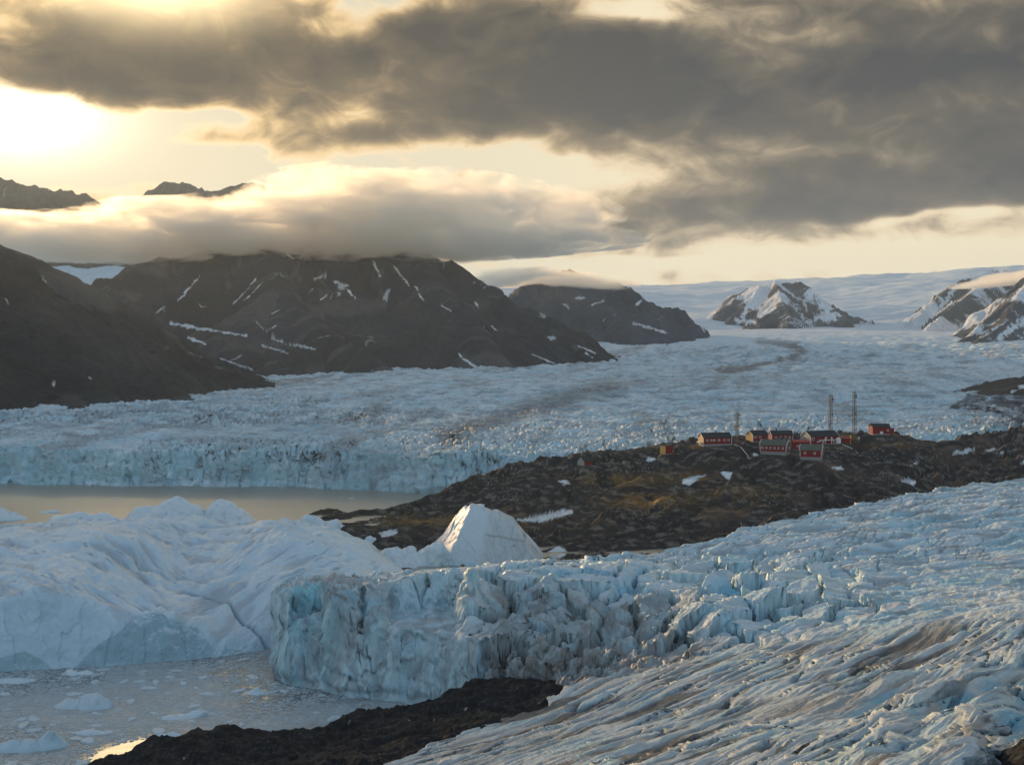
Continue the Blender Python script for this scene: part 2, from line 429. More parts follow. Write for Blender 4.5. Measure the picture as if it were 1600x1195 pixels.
def gcol(P, N):
    x, y, z = P[..., 0], P[..., 1], P[..., 2]; px, py = img(x, y, tab(x, y)); d = front_d(x, y)
    c = np.broadcast_to(ICE, P.shape).copy()
    n = fbm(x / 90, y / 140, 4, 90)
    c = cm(c, AQUA * 1.05, ss(n, -0.1, 0.6) * 0.5 * (1 - ss(y, 3600, 5000)))
    deep = ss(fbm(x / 16, y / 14, 3, 40), 0.05, -0.45)
    c = cm(c, AQUA, deep * 0.5 * (1 - ss(y, 1800, 3000)))
    st = ss(1 - np.abs(N[..., 2]), 0.25, 0.7) * (1 - ss(d, 12, 60))
    c = cm(c, rgb(0.33, 0.55, 0.63), st * 0.75)
    ch, cr = chips(x, y, z, 7.0, 3)
    c = cm(c, rgb(0.10, 0.24, 0.32), cr * st * 0.85)
    veil = ss(fbm3(x / 25, y / 25, z / 60, 3, 95), 0.0, 0.5) * st
    c = cm(c, rgb(0.42, 0.48, 0.49), veil * 0.4)
    w = 1 + 0.5 * per2(x / 50, y / 50, 91)
    qx = px + 14 * per2(x / 60, y / 90, 92); qy = py + 3 * per2(x / 40, y / 90, 93)
    moraine = np.maximum.reduce([
        band(qx, qy, [(1185, 533), (1235, 538), (1256, 548), (1240, 560), (1190, 572), (1120, 582)], 4.6) * 2.2,
        band(qx, qy * 2, [(960, 1210), (900, 1236), (860, 1260), (800, 1300), (745, 1330), (690, 1370)], 22) * 1.15,
        band(qx, qy, [(520, 588), (440, 598), (360, 606), (250, 614), (120, 622)], 2.4) * 1.1,
        band(qx, qy, [(1000, 600), (1150, 588), (1300, 592), (1500, 588)], 7) * 0.25,
        band(qx, qy, [(1000, 545), (940, 562), (890, 572)], 6) * 0.7,
        band(qx, qy * 1.5, [(600, 1000), (430, 1010), (250, 1030)], 14) * 0.22])
    str_ = ridged(x / 60, y / 9, 4, 99); speck = ss(str_, 0.62, 0.85)
    moraine = moraine * (0.6 + 0.4 * speck) * (1 - st)
    mo = np.clip(moraine * 1.1, 0, 1)
    grey = ss(fbm(x / 120, y / 60, 4, 104), -0.1, 0.4) * (1 - ss(y, 2600, 4200)) * 0.75 * (0.4 + 0.6 * speck)
    c = cm(c, rgb(0.27, 0.29, 0.31), grey)
    c = cm(c, DIRT * 1.2, mo * 0.9)
    # bare ground and pond at the far right margin
    lk = ss(seg_sd(px, py + 4 * per2(x / 30, y / 30, 3), [(1480, 640), (1515, 615), (1560, 598), (1680, 588), (1800, 600), (1800, 690), (1600, 668), (1545, 646)]), -1, 3)
    c = cm(c, rgb(0.035, 0.045, 0.06), lk * ss(fbm(x / 18, y / 22, 3, 8), 0.42, 0.2))
    tt = 1100 * np.log(y / 900); wx = x + 40 * per2(x / 300, y / 500, 21)
    ln = ss(0.60 - ridged(wx / 75, tt / 34, 5, 54, 0.6), -0.02, 0.16) * (1 - ss(y, 3800, 5000)) * ss(y, 960, 1200)
    c = cm(c, rgb(0.20, 0.27, 0.33), ln * 0.7)
    c = cm(c, rgb(0.22, 0.225, 0.235), ss(fbm(wx / 50, tt / 14, 5, 121, 0.6), 0.1, 0.5) * (1 - ss(y, 3500, 4600)) * 0.55 * (1 - st))
    sx = x - np.interp(y, [800, 1500, 2300, 3200, 4500], [0, 80, 260, 560, 1000]); fw_ = (1 - ss(y, 3800, 5000)) * (1 - st)
    fl = fbm(sx / 42 + 0.5 * fbm(x / 200, y / 300, 2, 131), y / 900, 5, 132, 0.6)
    c = cm(c, rgb(0.24, 0.245, 0.25), ss(fl, 0.1, 0.5) * fw_ * 0.55); c = cm(c, rgb(0.70, 0.76, 0.79), ss(-fl, 0.1, 0.5) * fw_ * 0.5)
    snow = ss(y, 4200, 5600)
    c = cm(c, rgb(0.62, 0.69, 0.75), snow)
    c = cm(c, rgb(0.42, 0.54, 0.64), snow * ss(fbm(x / 500, y / 160, 4, 111), 0.1, 0.5) * 0.6)
    return c
def far_fan():
    o = fan('glacier', -420, 1980, 1250, 820, 2700, 1400, 560, gb, gfull, gcol, M_ICEFAR, gdisp, 0.16, 2)
    tag(o, kind='structure')
    o = fan('ice_cap', -420, 1980, 620, 2560, 15000, 700, 520, lambda x, y: tab(x, y), lambda x, y: gfull(x, y) - 2.0 * (y < 2690), gcol, M_SNOWF, None, 0.1, 2)
    tag(o, kind='structure')
far_fan()

# ------------------------------------------------------------------ mountains
def mountain(name, ridges, px0, px1, nc, D0, D1, nr, slope=0.75, pw=0.92, seed=0, gully=38, base=None, snow=0.5, rock=(0.055, 0.05, 0.048), snowpts=(), mat=None):
    SEG = []
    for ri, rd in enumerate(ridges):
        Q = [at(*p) for p in rd]
        L = 0
        for a, b in zip(Q[:-1], Q[1:]):
            ln = math.hypot(b[0] - a[0], b[1] - a[1]); SEG.append((a, b, L, ln, ri)); L += ln
        # every ridge starts a new stretch of gullies
    def raw(x, y, rough=True):
        h = np.full(x.shape, -1e9, f32); dd = np.zeros(x.shape, f32); sc = np.zeros(x.shape, f32)
        wx = x + (60 * fbm(x / 260, y / 260, 3, seed + 1) if rough else 0); wy = y + (60 * fbm(x / 260, y / 260, 3, seed + 2) if rough else 0)
        rid = np.full(x.shape, -1, np.int8); h2 = np.full(x.shape, -1e9, f32)
        for k, (a, b, L, ln, ri) in enumerate(SEG):
            ex, ey = b[0] - a[0], b[1] - a[1]; q = ex * ex + ey * ey
            # blend to the unwarped point close to the ridge
            t = np.clip(((wx - a[0]) * ex + (wy - a[1]) * ey) / q, 0, 1)
            dist = np.hypot(wx - a[0] - t * ex, wy - a[1] - t * ey)
            d0 = np.hypot(x - a[0] - t * ex, y - a[1] - t * ey)
            dist = np.where(d0 < 90, lerp(d0, dist, d0 / 90), dist)
            hh = a[2] + (b[2] - a[2]) * t - slope * 100 * (dist / 100) ** pw
            up = hh > h; h2 = np.where(up, np.where(rid != ri, h, h2), np.where(rid != ri, np.maximum(h2, hh), h2)); rid = np.where(up, ri, rid); h = np.where(up, hh, h); dd = np.where(up, dist, dd); sc = np.where(up, L + t * ln + k * 0.0, sc)
        raw.w = ss(h - h2, 0, 55)
        return h, dd, sc
    def zf(x, y):
        h, dd, sc = raw(x, y)
        k = ss(dd, 0, 160); gw = raw.w
        g = ridged(sc / 85 + 0.35 * fbm(x / 150, y / 150, 2, seed + 5), dd / 420, 4, seed + 7, 0.55)
        h = h + gully * gw * (g - 0.62) * (0.15 + 0.85 * k) * 1.5
        h = h + 20 * fbm(x / 75, y / 75, 6, seed + 9, 0.55) * (0.3 + 0.7 * k)
        return np.maximum(h, -30)
    def colf(P, N):
        x, y, z = P[..., 0], P[..., 1], P[..., 2]; _, dd, sc = raw(x, y); gw = raw.w
        c = np.broadcast_to(rgb(*rock), P.shape).copy()
        n = fbm(x / 200, y / 200, 4, seed + 20); c = c * (1 + 0.6 * n)[..., None]
        c = cm(c, rgb(0.058, 0.048, 0.043), ss(fbm(x / 130, z / 60, 3, seed + 22), 0.0, 0.6) * 0.4)
        scree = ss(ridged(sc / 60, dd / 500, 3, seed + 24), 0.72, 0.9)
        c = cm(c, rgb(0.10, 0.092, 0.086), scree * 0.7)
        g = ridged(sc / 85 + 0.35 * fbm(x / 150, y / 150, 2, seed + 5), dd / 420, 4, seed + 7, 0.55)
        streak = ss(ridged(sc / 45 + 0.4 * fbm(x / 90, y / 90, 2, seed + 30), dd / 700, 2, seed + 31), 0.89, 0.95) * ss(fbm(x / 110, y / 110, 2, seed + 33), 0.12, 0.26)
        sn = streak * snow * 1.6 * gw
        px, py = img(x, y, z)
        jx = px + 1.6 * per2(x / 30, z / 22, seed + 40) + 1.2 * per2(x / 9, z / 8, seed + 42); jy = py + 1.3 * per2(x / 26, z / 20, seed + 41) + 1.0 * per2(x / 9, z / 8, seed + 43)
        for (ax, ay, bx, by, w) in snowpts:
            d = seg_sd(jx.astype(f32), jy.astype(f32), [(ax, ay), (bx, by)], closed=False)
            sn = np.maximum(sn, ss(w * (0.62 + 0.75 * per2(x / 16, z / 16, seed + 44)) - d, -0.5, 0.5))
        if snow > 1:
            sn = np.maximum(sn, ss(fbm(x / 330, y / 330, 4, seed + 50, 0.45) + (snow - 1) * 0.6 + 0.55 * (N[..., 2] * np.sign(N[..., 2]) - 0.75), 0.05, 0.15))
        return cm(c, SNOW * 0.93, np.clip(sn, 0, 1))
    o = fan(name, px0, px1, nc, D0, D1, 500, nr, lambda x, y: np.maximum(raw(x, y, False)[0], 0), zf, colf, mat or M_MOUNT, None, 0.1, 1)
    return tag(o, kind='structure')

mountain('left_mountain', [[(-500, 200, 1750), (-300, 250, 1800), (-100, 340, 1860), (0, 378, 1900), (60, 420, 1950), (150, 455, 2050), (250, 505, 2150), (330, 560, 2200), (392, 596, 2230)],
                      [(0, 378, 1900), (60, 470, 1780), (140, 560, 1680), (200, 608, 1620)]],
         -430, 430, 430, 1200, 2500, 330, 0.62, 0.92, 10, 40, snow=0.1, rock=(0.034, 0.032, 0.033),
         snowpts=[(140, 590, 144, 594, 1.4), (75, 600, 88, 602, 1.0), (8, 465, 12, 475, 1.2), (66, 432, 71, 439, 1.0)])
mountain('main_mountain', [[(120, 470, 3050), (165, 446, 3100), (205, 425, 3150), (250, 400, 3250), (330, 378, 3350), (420, 366, 3400), (540, 368, 3400), (640, 380, 3380), (705, 406, 3330), (735, 430, 3280), (790, 462, 3200), (850, 505, 3100), (905, 538, 3020), (948, 553, 2990)],
                      [(165, 446, 3100), (240, 490, 2900), (320, 520, 2700), (420, 556, 2550), (470, 575, 2480)],
                      [(420, 366, 3400), (440, 440, 3050), (520, 520, 2750), (600, 565, 2560)],
                      [(640, 380, 3380), (690, 450, 3080), (760, 530, 2800)]],
         100, 990, 640, 2230, 3750, 420, 0.66, 0.93, 30, 50, snow=0.45, rock=(0.028, 0.031, 0.039),
         snowpts=[(268, 505, 300, 512, 3.2), (300, 512, 340, 518, 3.2), (340, 518, 385, 524, 2.2), (296, 528, 322, 538, 3.0), (245, 488, 258, 480, 1.6), (278, 470, 312, 432, 1.4),
                  (522, 440, 544, 447, 2.4), (492, 436, 508, 431, 2.2), (542, 452, 556, 466, 1.4), (583, 408, 594, 432, 1.7), (615, 415, 640, 447, 1.3), (648, 447, 662, 470, 1.9),
                  (690, 478, 704, 486, 1.4), (724, 560, 746, 576, 2.0), (716, 552, 722, 557, 1.6), (830, 553, 865, 567, 1.3), (905, 540, 930, 552, 1.5), (915, 552, 925, 558, 2), (770, 510, 777, 517, 1.2), (743, 473, 749, 480, 1.5),
                  (365, 475, 400, 436, 1.0), (382, 470, 412, 440, 0.9), (420, 515, 433, 508, 1.3), (424, 528, 455, 540, 1.4), (455, 538, 492, 545, 1.8), (400, 503, 430, 530, 0.8),
                  (448, 396, 460, 404, 1.8), (500, 468, 512, 462, 1.1), (345, 560, 395, 578, 1.0), (410, 540, 450, 552, 1.0)])
mountain('cloudy_mountain', [[(822, 446, 5450), (850, 426, 5300), (890, 420, 5250), (930, 436, 5200), (985, 446, 5150), (1003, 462, 5050), (1024, 492, 4850), (1036, 518, 4700)],
                      [(900, 424, 5250), (945, 470, 4950), (985, 505, 4720)]],
         740, 1110, 350, 4050, 6000, 220, 0.72, 0.94, 50, 70, snow=1.0, rock=(0.045, 0.052, 0.066),
         snowpts=[(990, 505, 1040, 520, 3), (900, 466, 912, 466, 2), (945, 470, 925, 476, 1.5)])
mountain('nunatak', [[(1146, 470, 6600), (1150, 456, 6700), (1168, 450, 6600), (1185, 444, 6500), (1212, 436, 6400), (1250, 438, 6350), (1268, 450, 6200), (1282, 468, 6100)],
                      [(1212, 436, 6400), (1222, 470, 6050), (1236, 500, 5750)], [(1150, 456, 6700), (1142, 474, 6400)]],
         1080, 1370, 330, 5300, 7300, 240, 0.8, 0.94, 70, 75, snow=1.12, rock=(0.048, 0.056, 0.07),
         snowpts=[(1215, 442, 1245, 466, 3.0), (1245, 466, 1300, 482, 2.4), (1185, 452, 1170, 478, 4), (1170, 478, 1160, 494, 6), (1150, 500, 1180, 504, 5), (1255, 470, 1262, 486, 2), (1272, 458, 1296, 474, 1.6)])
mountain('icefall_peak', [[(1415, 515, 5900), (1440, 482, 6000), (1465, 462, 6100), (1495, 440, 6200), (1550, 420, 6300), (1580, 422, 6200), (1640, 430, 6000)],
                      [(1550, 420, 6300), (1510, 462, 5800), (1450, 508, 5350)]],
         1395, 1700, 280, 5200, 7000, 200, 0.85, 0.95, 90, 80, snow=1.2, rock=(0.05, 0.062, 0.07),
         snowpts=[(1495, 446, 1470, 480, 5), (1480, 470, 1455, 492, 4), (1560, 430, 1530, 446, 3)])
mountain('right_mountain', [[(1480, 545, 4450), (1505, 528, 4500), (1530, 506, 4600), (1560, 482, 4700), (1590, 455, 4800), (1650, 400, 4900), (1800, 330, 5000)],
                      [(1590, 455, 4800), (1570, 500, 4500), (1530, 528, 4350)]],
         1465, 1960, 250, 4150, 5500, 180, 0.85, 0.95, 110, 60, snow=1.15, rock=(0.048, 0.054, 0.064),
         snowpts=[(1600, 500, 1560, 528, 7), (1520, 520, 1560, 500, 1.4), (1540, 524, 1575, 500, 1.4)])
mountain('golden_peak', [[(-260, 250, 5200), (-120, 262, 5200), (-40, 272, 5200), (0, 275, 5200), (28, 283, 5200), (60, 291, 5200), (95, 294, 5200), (112, 295, 5200), (122, 302, 5200), (134, 301, 5200), (150, 315, 5200), (175, 350, 5200), (215, 400, 5200)]],
         -300, 230, 300, 4400, 6000, 170, 0.9, 0.95, 130, 90, snow=0.3, rock=(0.10, 0.075, 0.05))
mountain('far_summit', [[(150, 370, 6000), (205, 318, 6000), (232, 296, 6000), (255, 284, 6000), (285, 283, 6000), (315, 291, 6000), (350, 294, 6000), (378, 284, 6000), (395, 283, 6000), (430, 290, 6000), (500, 330, 6000), (600, 400, 6000)]],
         140, 620, 300, 5300, 6800, 150, 0.9, 0.95, 150, 50, snow=0.2, rock=(0.06, 0.052, 0.045))
mountain('moraine_hill', [[(1520, 668, 1330), (1560, 640, 1400), (1590, 606, 1470), (1640, 585, 1520), (1750, 550, 1600), (1960, 520, 1700)]],
         1480, 1980, 200, 1120, 1900, 160, 0.32, 0.95, 170, 10, snow=0.0, rock=(0.075, 0.062, 0.055), snowpts=[(1582, 612, 1600, 602, 3.5)])

# ------------------------------------------------------------------ fjord water
def make_water():
    m, t, p = base_mat('fjord_water', 0.12, 0.5)
    p.inputs['IOR'].default_value = 2.6
    g = t.n.new('ShaderNodeNewGeometry'); pos = g.outputs['Position']; x, y, z = t.sep(pos)
    v = t.comb(t.m('MULTIPLY', x, 0.6), y, 0.0)
    swell = t.noise(v, 0.25, 5, 0.6, 0.6)
    # brash ice melt-mush between the floes close to the near ice wall
    w1 = t.noise(t.comb(x, y, 0.0), 0.018, 5, 0.6, 1.2)
    w2 = t.noise(v, 0.5, 6, 0.65, 0.3)
    near = t.m('SUBTRACT', 1.0, t.ss(y, 420, 520))
    lead = t.ss(t.m('ADD', t.m('MULTIPLY', t.m('SUBTRACT', x, -99.0), t.m('SUBTRACT', x, -99.0)), t.m('MULTIPLY', t.m('POWER', t.m('SUBTRACT', y, 310.0), 2.0), 0.8)), 160, 520)
    mush = t.m('MULTIPLY', t.m('MULTIPLY', t.ss(t.m('ADD', w1, t.m('MULTIPLY', w2, 0.5)), 0.56, 0.84), near), lead)
    fars = t.m('MULTIPLY', t.ss(w1, 0.52, 0.66), 0.10)
    f = t.m('MAXIMUM', mush, fars)
    c = t.mix(f, t.mix(t.ss(y, 480, 620), (0.10, 0.11, 0.11), (0.30, 0.26, 0.19)), t.mix(w2, (0.16, 0.19, 0.21), (0.56, 0.58, 0.58)))  # pale gold far water: the bright sky's reflection put into base colour
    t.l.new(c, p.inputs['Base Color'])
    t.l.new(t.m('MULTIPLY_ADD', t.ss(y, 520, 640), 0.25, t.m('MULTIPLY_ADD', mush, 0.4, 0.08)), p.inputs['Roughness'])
    b = t.n.new('ShaderNodeBump'); b.inputs['Strength'].default_value = 1.0; b.inputs['Distance'].default_value = 0.35
    t.l.new(t.m('ADD', t.m('MULTIPLY', swell, t.ss(y, 420, 650, 0.12, 0.35)), t.m('MULTIPLY', w2, t.m('MULTIPLY', mush, 1.5))), b.inputs['Height']); t.l.new(b.outputs[0], p.inputs['Normal'])
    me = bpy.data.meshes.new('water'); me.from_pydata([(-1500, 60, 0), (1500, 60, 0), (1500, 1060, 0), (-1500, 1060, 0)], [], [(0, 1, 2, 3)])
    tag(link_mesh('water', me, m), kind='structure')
make_water()

# ------------------------------------------------------------------ rocky peninsula with the station
PADS = []   # (x, y, z, r)
hill_s = rbf([
    (430, 812, 762), (500, 800, 772), (560, 797, 775), (600, 801, 765), (680, 781, 768), (700, 772, 770), (760, 745, 775), (810, 737, 778), (860, 737, 780), (900, 722, 790), (960, 713, 800),
    (1030, 709, 805), (1090, 697, 805), (1140, 690, 805), (1200, 694, 805), (1250, 697, 800), (1300, 690, 810), (1345, 682, 820), (1400, 681, 825), (1440, 692, 830), (1480, 698, 840), (1520, 692, 850), (1560, 681, 860), (1600, 672, 870), (1700, 650, 890), (1850, 620, 930), (2000, 600, 950),
    (500, 838, 660), (560, 825, 700), (600, 846, 640), (660, 838, 655), (720, 850, 628), (700, 820, 700), (800, 866, 622), (870, 862, 625), (820, 800, 700), (900, 780, 730), (960, 760, 740), (950, 830, 650), (1000, 850, 640),
    (900, 740, 775), (1050, 740, 760), (1100, 775, 715), (1080, 820, 655), (1000, 800, 690), (1180, 730, 765), (1180, 790, 680), (1270, 722, 770), (1300, 740, 745), (1300, 790, 685), (1350, 730, 760), (1400, 765, 700),
    (1450, 720, 780), (1450, 760, 700), (1500, 740, 740), (1550, 710, 800), (1600, 735, 720), (1620, 700, 800), (1750, 720, 780),
    ('w', -60, 860, -6), ('w', 60, 900, 15), ('w', 200, 920, 22), ('w', 400, 950, 28), ('w', 600, 1000, 40), ('w', -160, 800, -6),
    ('w', 100, 500, 3), ('w', 40, 540, 4), ('w', 100, 560, 7), ('w', 250, 560, 8), ('w', 400, 600, 14), ('w', 0, 570, 2), ('w', -120, 620, -8)], 0.002)
HO = [(-171, 765), (-150, 782), (-120, 790), (-60, 800), (0, 830), (120, 900), (700, 1040), (700, 500), (100, 455), (20, 505), (-15, 560), (-60, 615), (-95, 640), (-110, 690), (-130, 730)]
def hill_base(x, y):
    sd = seg_sd(x, y, HO) + 5 * per2(x / 30, y / 30, 8)
    return lerp(-5, hill_s(x, y), ss(sd, -8, 16))
def hill_z(x, y):
    x = np.asarray(x, f32); y = np.asarray(y, f32)
    z = hill_base(x, y)
    pad = np.zeros(x.shape, f32); pz = np.zeros(x.shape, f32)
    for (a, b, h, r) in PADS:
        w = 1 - ss(np.hypot(x - a, y - b), r, r * 2.2); pz = np.where(w > pad, h, pz); pad = np.maximum(pad, w)
    c, s_ = math.cos(0.5), math.sin(0.5)
    u = x * c + y * s_; v = -x * s_ + y * c
    wrp = 5 * fbm(x / 30, y / 30, 2, 12)
    rr = ridged((u + wrp) / 80, (v + wrp) / 24, 5, 14, 0.5)
    ru = 0.45 + 0.9 * ss(fbm(x / 60, y / 45, 3, 52), -0.2, 0.4)
    dtl = 17 * (rr - 0.66) * (0.5 + 0.5 * ru) + 3.0 * ru * fbm(x / 17, y / 17, 5, 17, 0.55) + 0.8 * ru * fbm(x / 4, y / 4, 3, 19)
    f1, f2, cv = worley(x / 9 + 0.1 * wrp, y / 9, 6)
    dtl = dtl + 1.3 * ru * (cv - 0.5) * ss(f2 - f1, 0, 0.3)
    z = z + dtl * (1 - 0.93 * pad) * ss(z, -4.5, 4)
    return lerp(z, pz, pad * 0.9)
def hill_col(P, N):
    x, y, z = P[..., 0], P[..., 1], P[..., 2]; px, py = img(x, y, z)
    c = np.broadcast_to(rgb(0.036, 0.034, 0.036), P.shape).copy()
    c = c * (1 + 0.6 * fbm(x / 12, y / 12, 4, 21))[..., None]
    c = cm(c, rgb(0.24, 0.20, 0.165), ss(fbm(x / 9, (y + z) / 5, 4, 23), 0.05, 0.45) * 0.7)
    c = cm(c, rgb(0.13, 0.085, 0.07), ss(fbm(x / 45, y / 45, 3, 25), 0.1, 0.5) * ss(px, 1000, 1200) * 0.55)
    up = ss(np.abs(N[..., 2]), 0.72, 0.94)
    moss = ss(fbm(x / 40, y / 25, 4, 27) + 0.35 * fbm(x / 6, y / 6, 3, 28), -0.1, 0.3) * ss(up, 0.0, 0.6)
    c = cm(c, rgb(0.075, 0.055, 0.024), moss * 0.5)
    def spot(a, b, ra, rb): return np.exp(-((px - a) / ra) ** 2 - ((py - b) / rb) ** 2)
    sunlit_grass = np.clip(spot(970, 750, 60, 9) + spot(1010, 782, 60, 11) + 0.6 * spot(760, 815, 120, 12) + 0.5 * spot(640, 812, 60, 8) + 0.5 * spot(1080, 745, 40, 10) + 0.5 * spot(1150, 770, 60, 12) + 0.5 * spot(1390, 697, 40, 6) + 0.4 * spot(1130, 800, 40, 8), 0, 1)
    sunlit_grass = sunlit_grass * ss(fbm(x / 14, y / 10, 4, 33), -0.4, 0.1) * (0.5 + 0.5 * up)
    c = cm(c, rgb(0.40, 0.21, 0.05), sunlit_grass * 0.95)  # grass patches with warm sunlight painted into the orange-brown
    sn = np.zeros(x.shape, f32)
    jx = px + 5 * per2(x / 8, y / 8, 40); jy = py + 2.2 * per2(x / 7, y / 9, 41)
    for (poly) in [[(800, 812), (840, 806), (868, 798), (895, 797), (896, 803), (865, 810), (845, 816), (822, 815)], [(592, 832), (604, 828), (626, 828), (615, 836), (600, 839)],
                   [(1064, 750), (1080, 745), (1102, 742), (1085, 752), (1075, 757), (1066, 756)], [(1484, 707), (1500, 703), (1524, 700), (1512, 709), (1488, 711)], [(1540, 702), (1552, 699), (1556, 703), (1545, 706)],
                   [(1408, 748), (1420, 747), (1432, 752), (1428, 757), (1412, 754)], [(1556, 708), (1566, 704), (1566, 709)], [(1420, 727), (1432, 721), (1436, 724)], [(1300, 730), (1314, 727), (1316, 732), (1306, 734)], [(1590, 724), (1604, 720), (1604, 725)],
                   [(872, 750), (885, 750), (892, 756), (880, 757)], [(1126, 739), (1133, 736), (1142, 738), (1138, 749), (1132, 744)], [(1008, 716), (1016, 713), (1024, 718), (1014, 721)], [(845, 868), (872, 852), (884, 856), (888, 866), (870, 872)]]:
        sn = np.maximum(sn, ss(seg_sd(jx.astype(f32), jy.astype(f32), poly), -0.5, 0.7))
    sp = ss(worley(x / 3.2, y / 3.2, 5)[0], 0.16, 0.09) * ss(fbm(x / 40, y / 40, 2, 44), 0.1, 0.4)
    c = cm(c, rgb(0.34, 0.31, 0.27), sp * 0.8)
    return cm(c, rgb(0.76, 0.76, 0.76), np.clip(sn, 0, 1))

# ------------------------------------------------------------------ near glacier tongue
NP = pd([(436, 432), (414, 402), (420, 383), (470, 373), (540, 363), (620, 357), (700, 347), (780, 336), (850, 322), (852, 300), (790, 286), (700, 268), (640, 251), (566, 230), (450, 190), (300, 160), (300, 120), (1000, 118), (1420, 122), (1500, 132), (1560, 140), (1600, 150), (1700, 160), (2000, 190), (2500, 300), (2300, 640), (1900, 640), (1600, 622), (1440, 577), (1300, 547), (1200, 522), (1100, 492), (1000, 472), (880, 452), (750, 440), (620, 432), (500, 428)])
ice_s = rbf([
    (428, 932, 386), (470, 922, 385), (510, 915, 380), (560, 910, 385), (600, 925, 385), (600, 905, 410), (500, 905, 420),
    (640, 904, 388), (760, 902, 385), (850, 900, 388), (980, 892, 400), (640, 890, 428), (760, 886, 436), (880, 873, 448), (1000, 862, 468), (1100, 845, 488), (1200, 813, 518), (1300, 795, 543), (1440, 766, 573), (1600, 746, 618), (1900, 720, 640),
    (640, 960, 366), (700, 985, 358), (735, 930, 366), (745, 1010, 346), (800, 945, 370), (850, 1000, 348), (850, 1055, 326), (900, 1050, 325), (940, 1010, 338), (950, 930, 385), (1000, 1000, 345), (1080, 950, 362), (1060, 1010, 335),
    (880, 1075, 303), (852, 1090, 300), (790, 1112, 286), (700, 1142, 268), (566, 1196, 230), (1000, 1060, 295), (900, 1110, 270), (1000, 1195, 190), (1150, 1040, 290), (1100, 940, 365), (1200, 900, 405), (1100, 890, 425), (1200, 860, 455), (1300, 960, 345), (1300, 860, 450),
    (1300, 1050, 265), (1300, 1195, 165), (1200, 1120, 225), (1450, 900, 400), (1450, 1000, 290), (1450, 1100, 205), (1600, 860, 435), (1600, 960, 300), (1600, 1100, 190), (1480, 1195, 146), (1600, 1165, 158), (1800, 1000, 260), (2000, 900, 350),
    ('w', -40, 150, 36), ('w', 30, 120, 50), ('w', 2300 * 0.1, 190, 62)], 0.001)
def nb_sd(x, y):
    sd = seg_sd(x, y, NP)
    return sd + 3.2 * per2(x / 16, y / 16, 3) * ss(y, 240, 300) + 1.3 * per2(x / 5, y / 5, 4)
def notch(x, y):
    """the amphitheatre between the left towers and the plateau, and the gap in the tower"""
    px = 800 + x / y * F
    a = ss(px, 600, 612) * (1 - ss(px, 712, 728)) * ss(y, 352, 360) * (1 - ss(y, 384 + 3 * per2(x / 6, 0.5, 2), 390 + 3 * per2(x / 6, 0.5, 2)))
    b = ss(px, 450, 455) * (1 - ss(px, 500, 507)) * (1 - ss(y, 394, 398))
    return a, b
def nbase(x, y):
    t = ss(nb_sd(x, y), 0.0, 5.5)
    zs = ice_s(x, y); a, b = notch(x, y)
    zs = lerp(zs, 22.5 + 2.0 * fbm(x / 9, y / 9, 3, 5), a); zs = lerp(zs, 20.0 + 1.5 * per2(x / 4, y / 4, 2), b)
    return lerp(-3.0, zs, t), t
def flow(x, y, a, wl=90.0, amp=3.0):
    u = x * math.cos(a) + y * math.sin(a); v = -x * math.sin(a) + y * math.cos(a)
    return u, v + amp * fbm(u / wl, v / (wl * 0.45), 3, 81) + 0.35 * amp * fbm(u / (wl * 0.3), v / (wl * 0.12), 2, 84)
def nzone(x, y):
    px = 800 + x / y * F
    ser = ss(y + 55 * (1 - ss(px, 700, 745)) * 0 , 312, 345) * (1 - (1 - ss(px, 715, 740)) * (1 - ss(y, 385, 390))) * (1 - ss(y, 432, 470)) * (1 - ss(px, 1180, 1480))
    ramp = 1 - ss(y + (px - 1000) * 0.05, 318, 352)
    upper = ss(y, 395, 450) * ss(px, 800, 1000)
    return px, ser, ramp, upper
def u_(x, y): return x * math.cos(0.6) + y * math.sin(0.6)
def v_(x, y): return -x * math.sin(0.6) + y * math.cos(0.6)
def nblocks(x, y, w1, w2):
    a = 0.9; u = x * math.cos(a) + y * math.sin(a); v = -x * math.sin(a) + y * math.cos(a)
    e1 = 1.1 * fbm(x / 4, y / 4, 3, 83); e2 = 1.1 * fbm(x / 4, y / 4, 3, 86)
    return worley((u + 7 * w1 + 0.7 * e1) / 17.0, (v + 5 * w2 + 0.7 * e2) / 9.5, 8, 0.95, True)
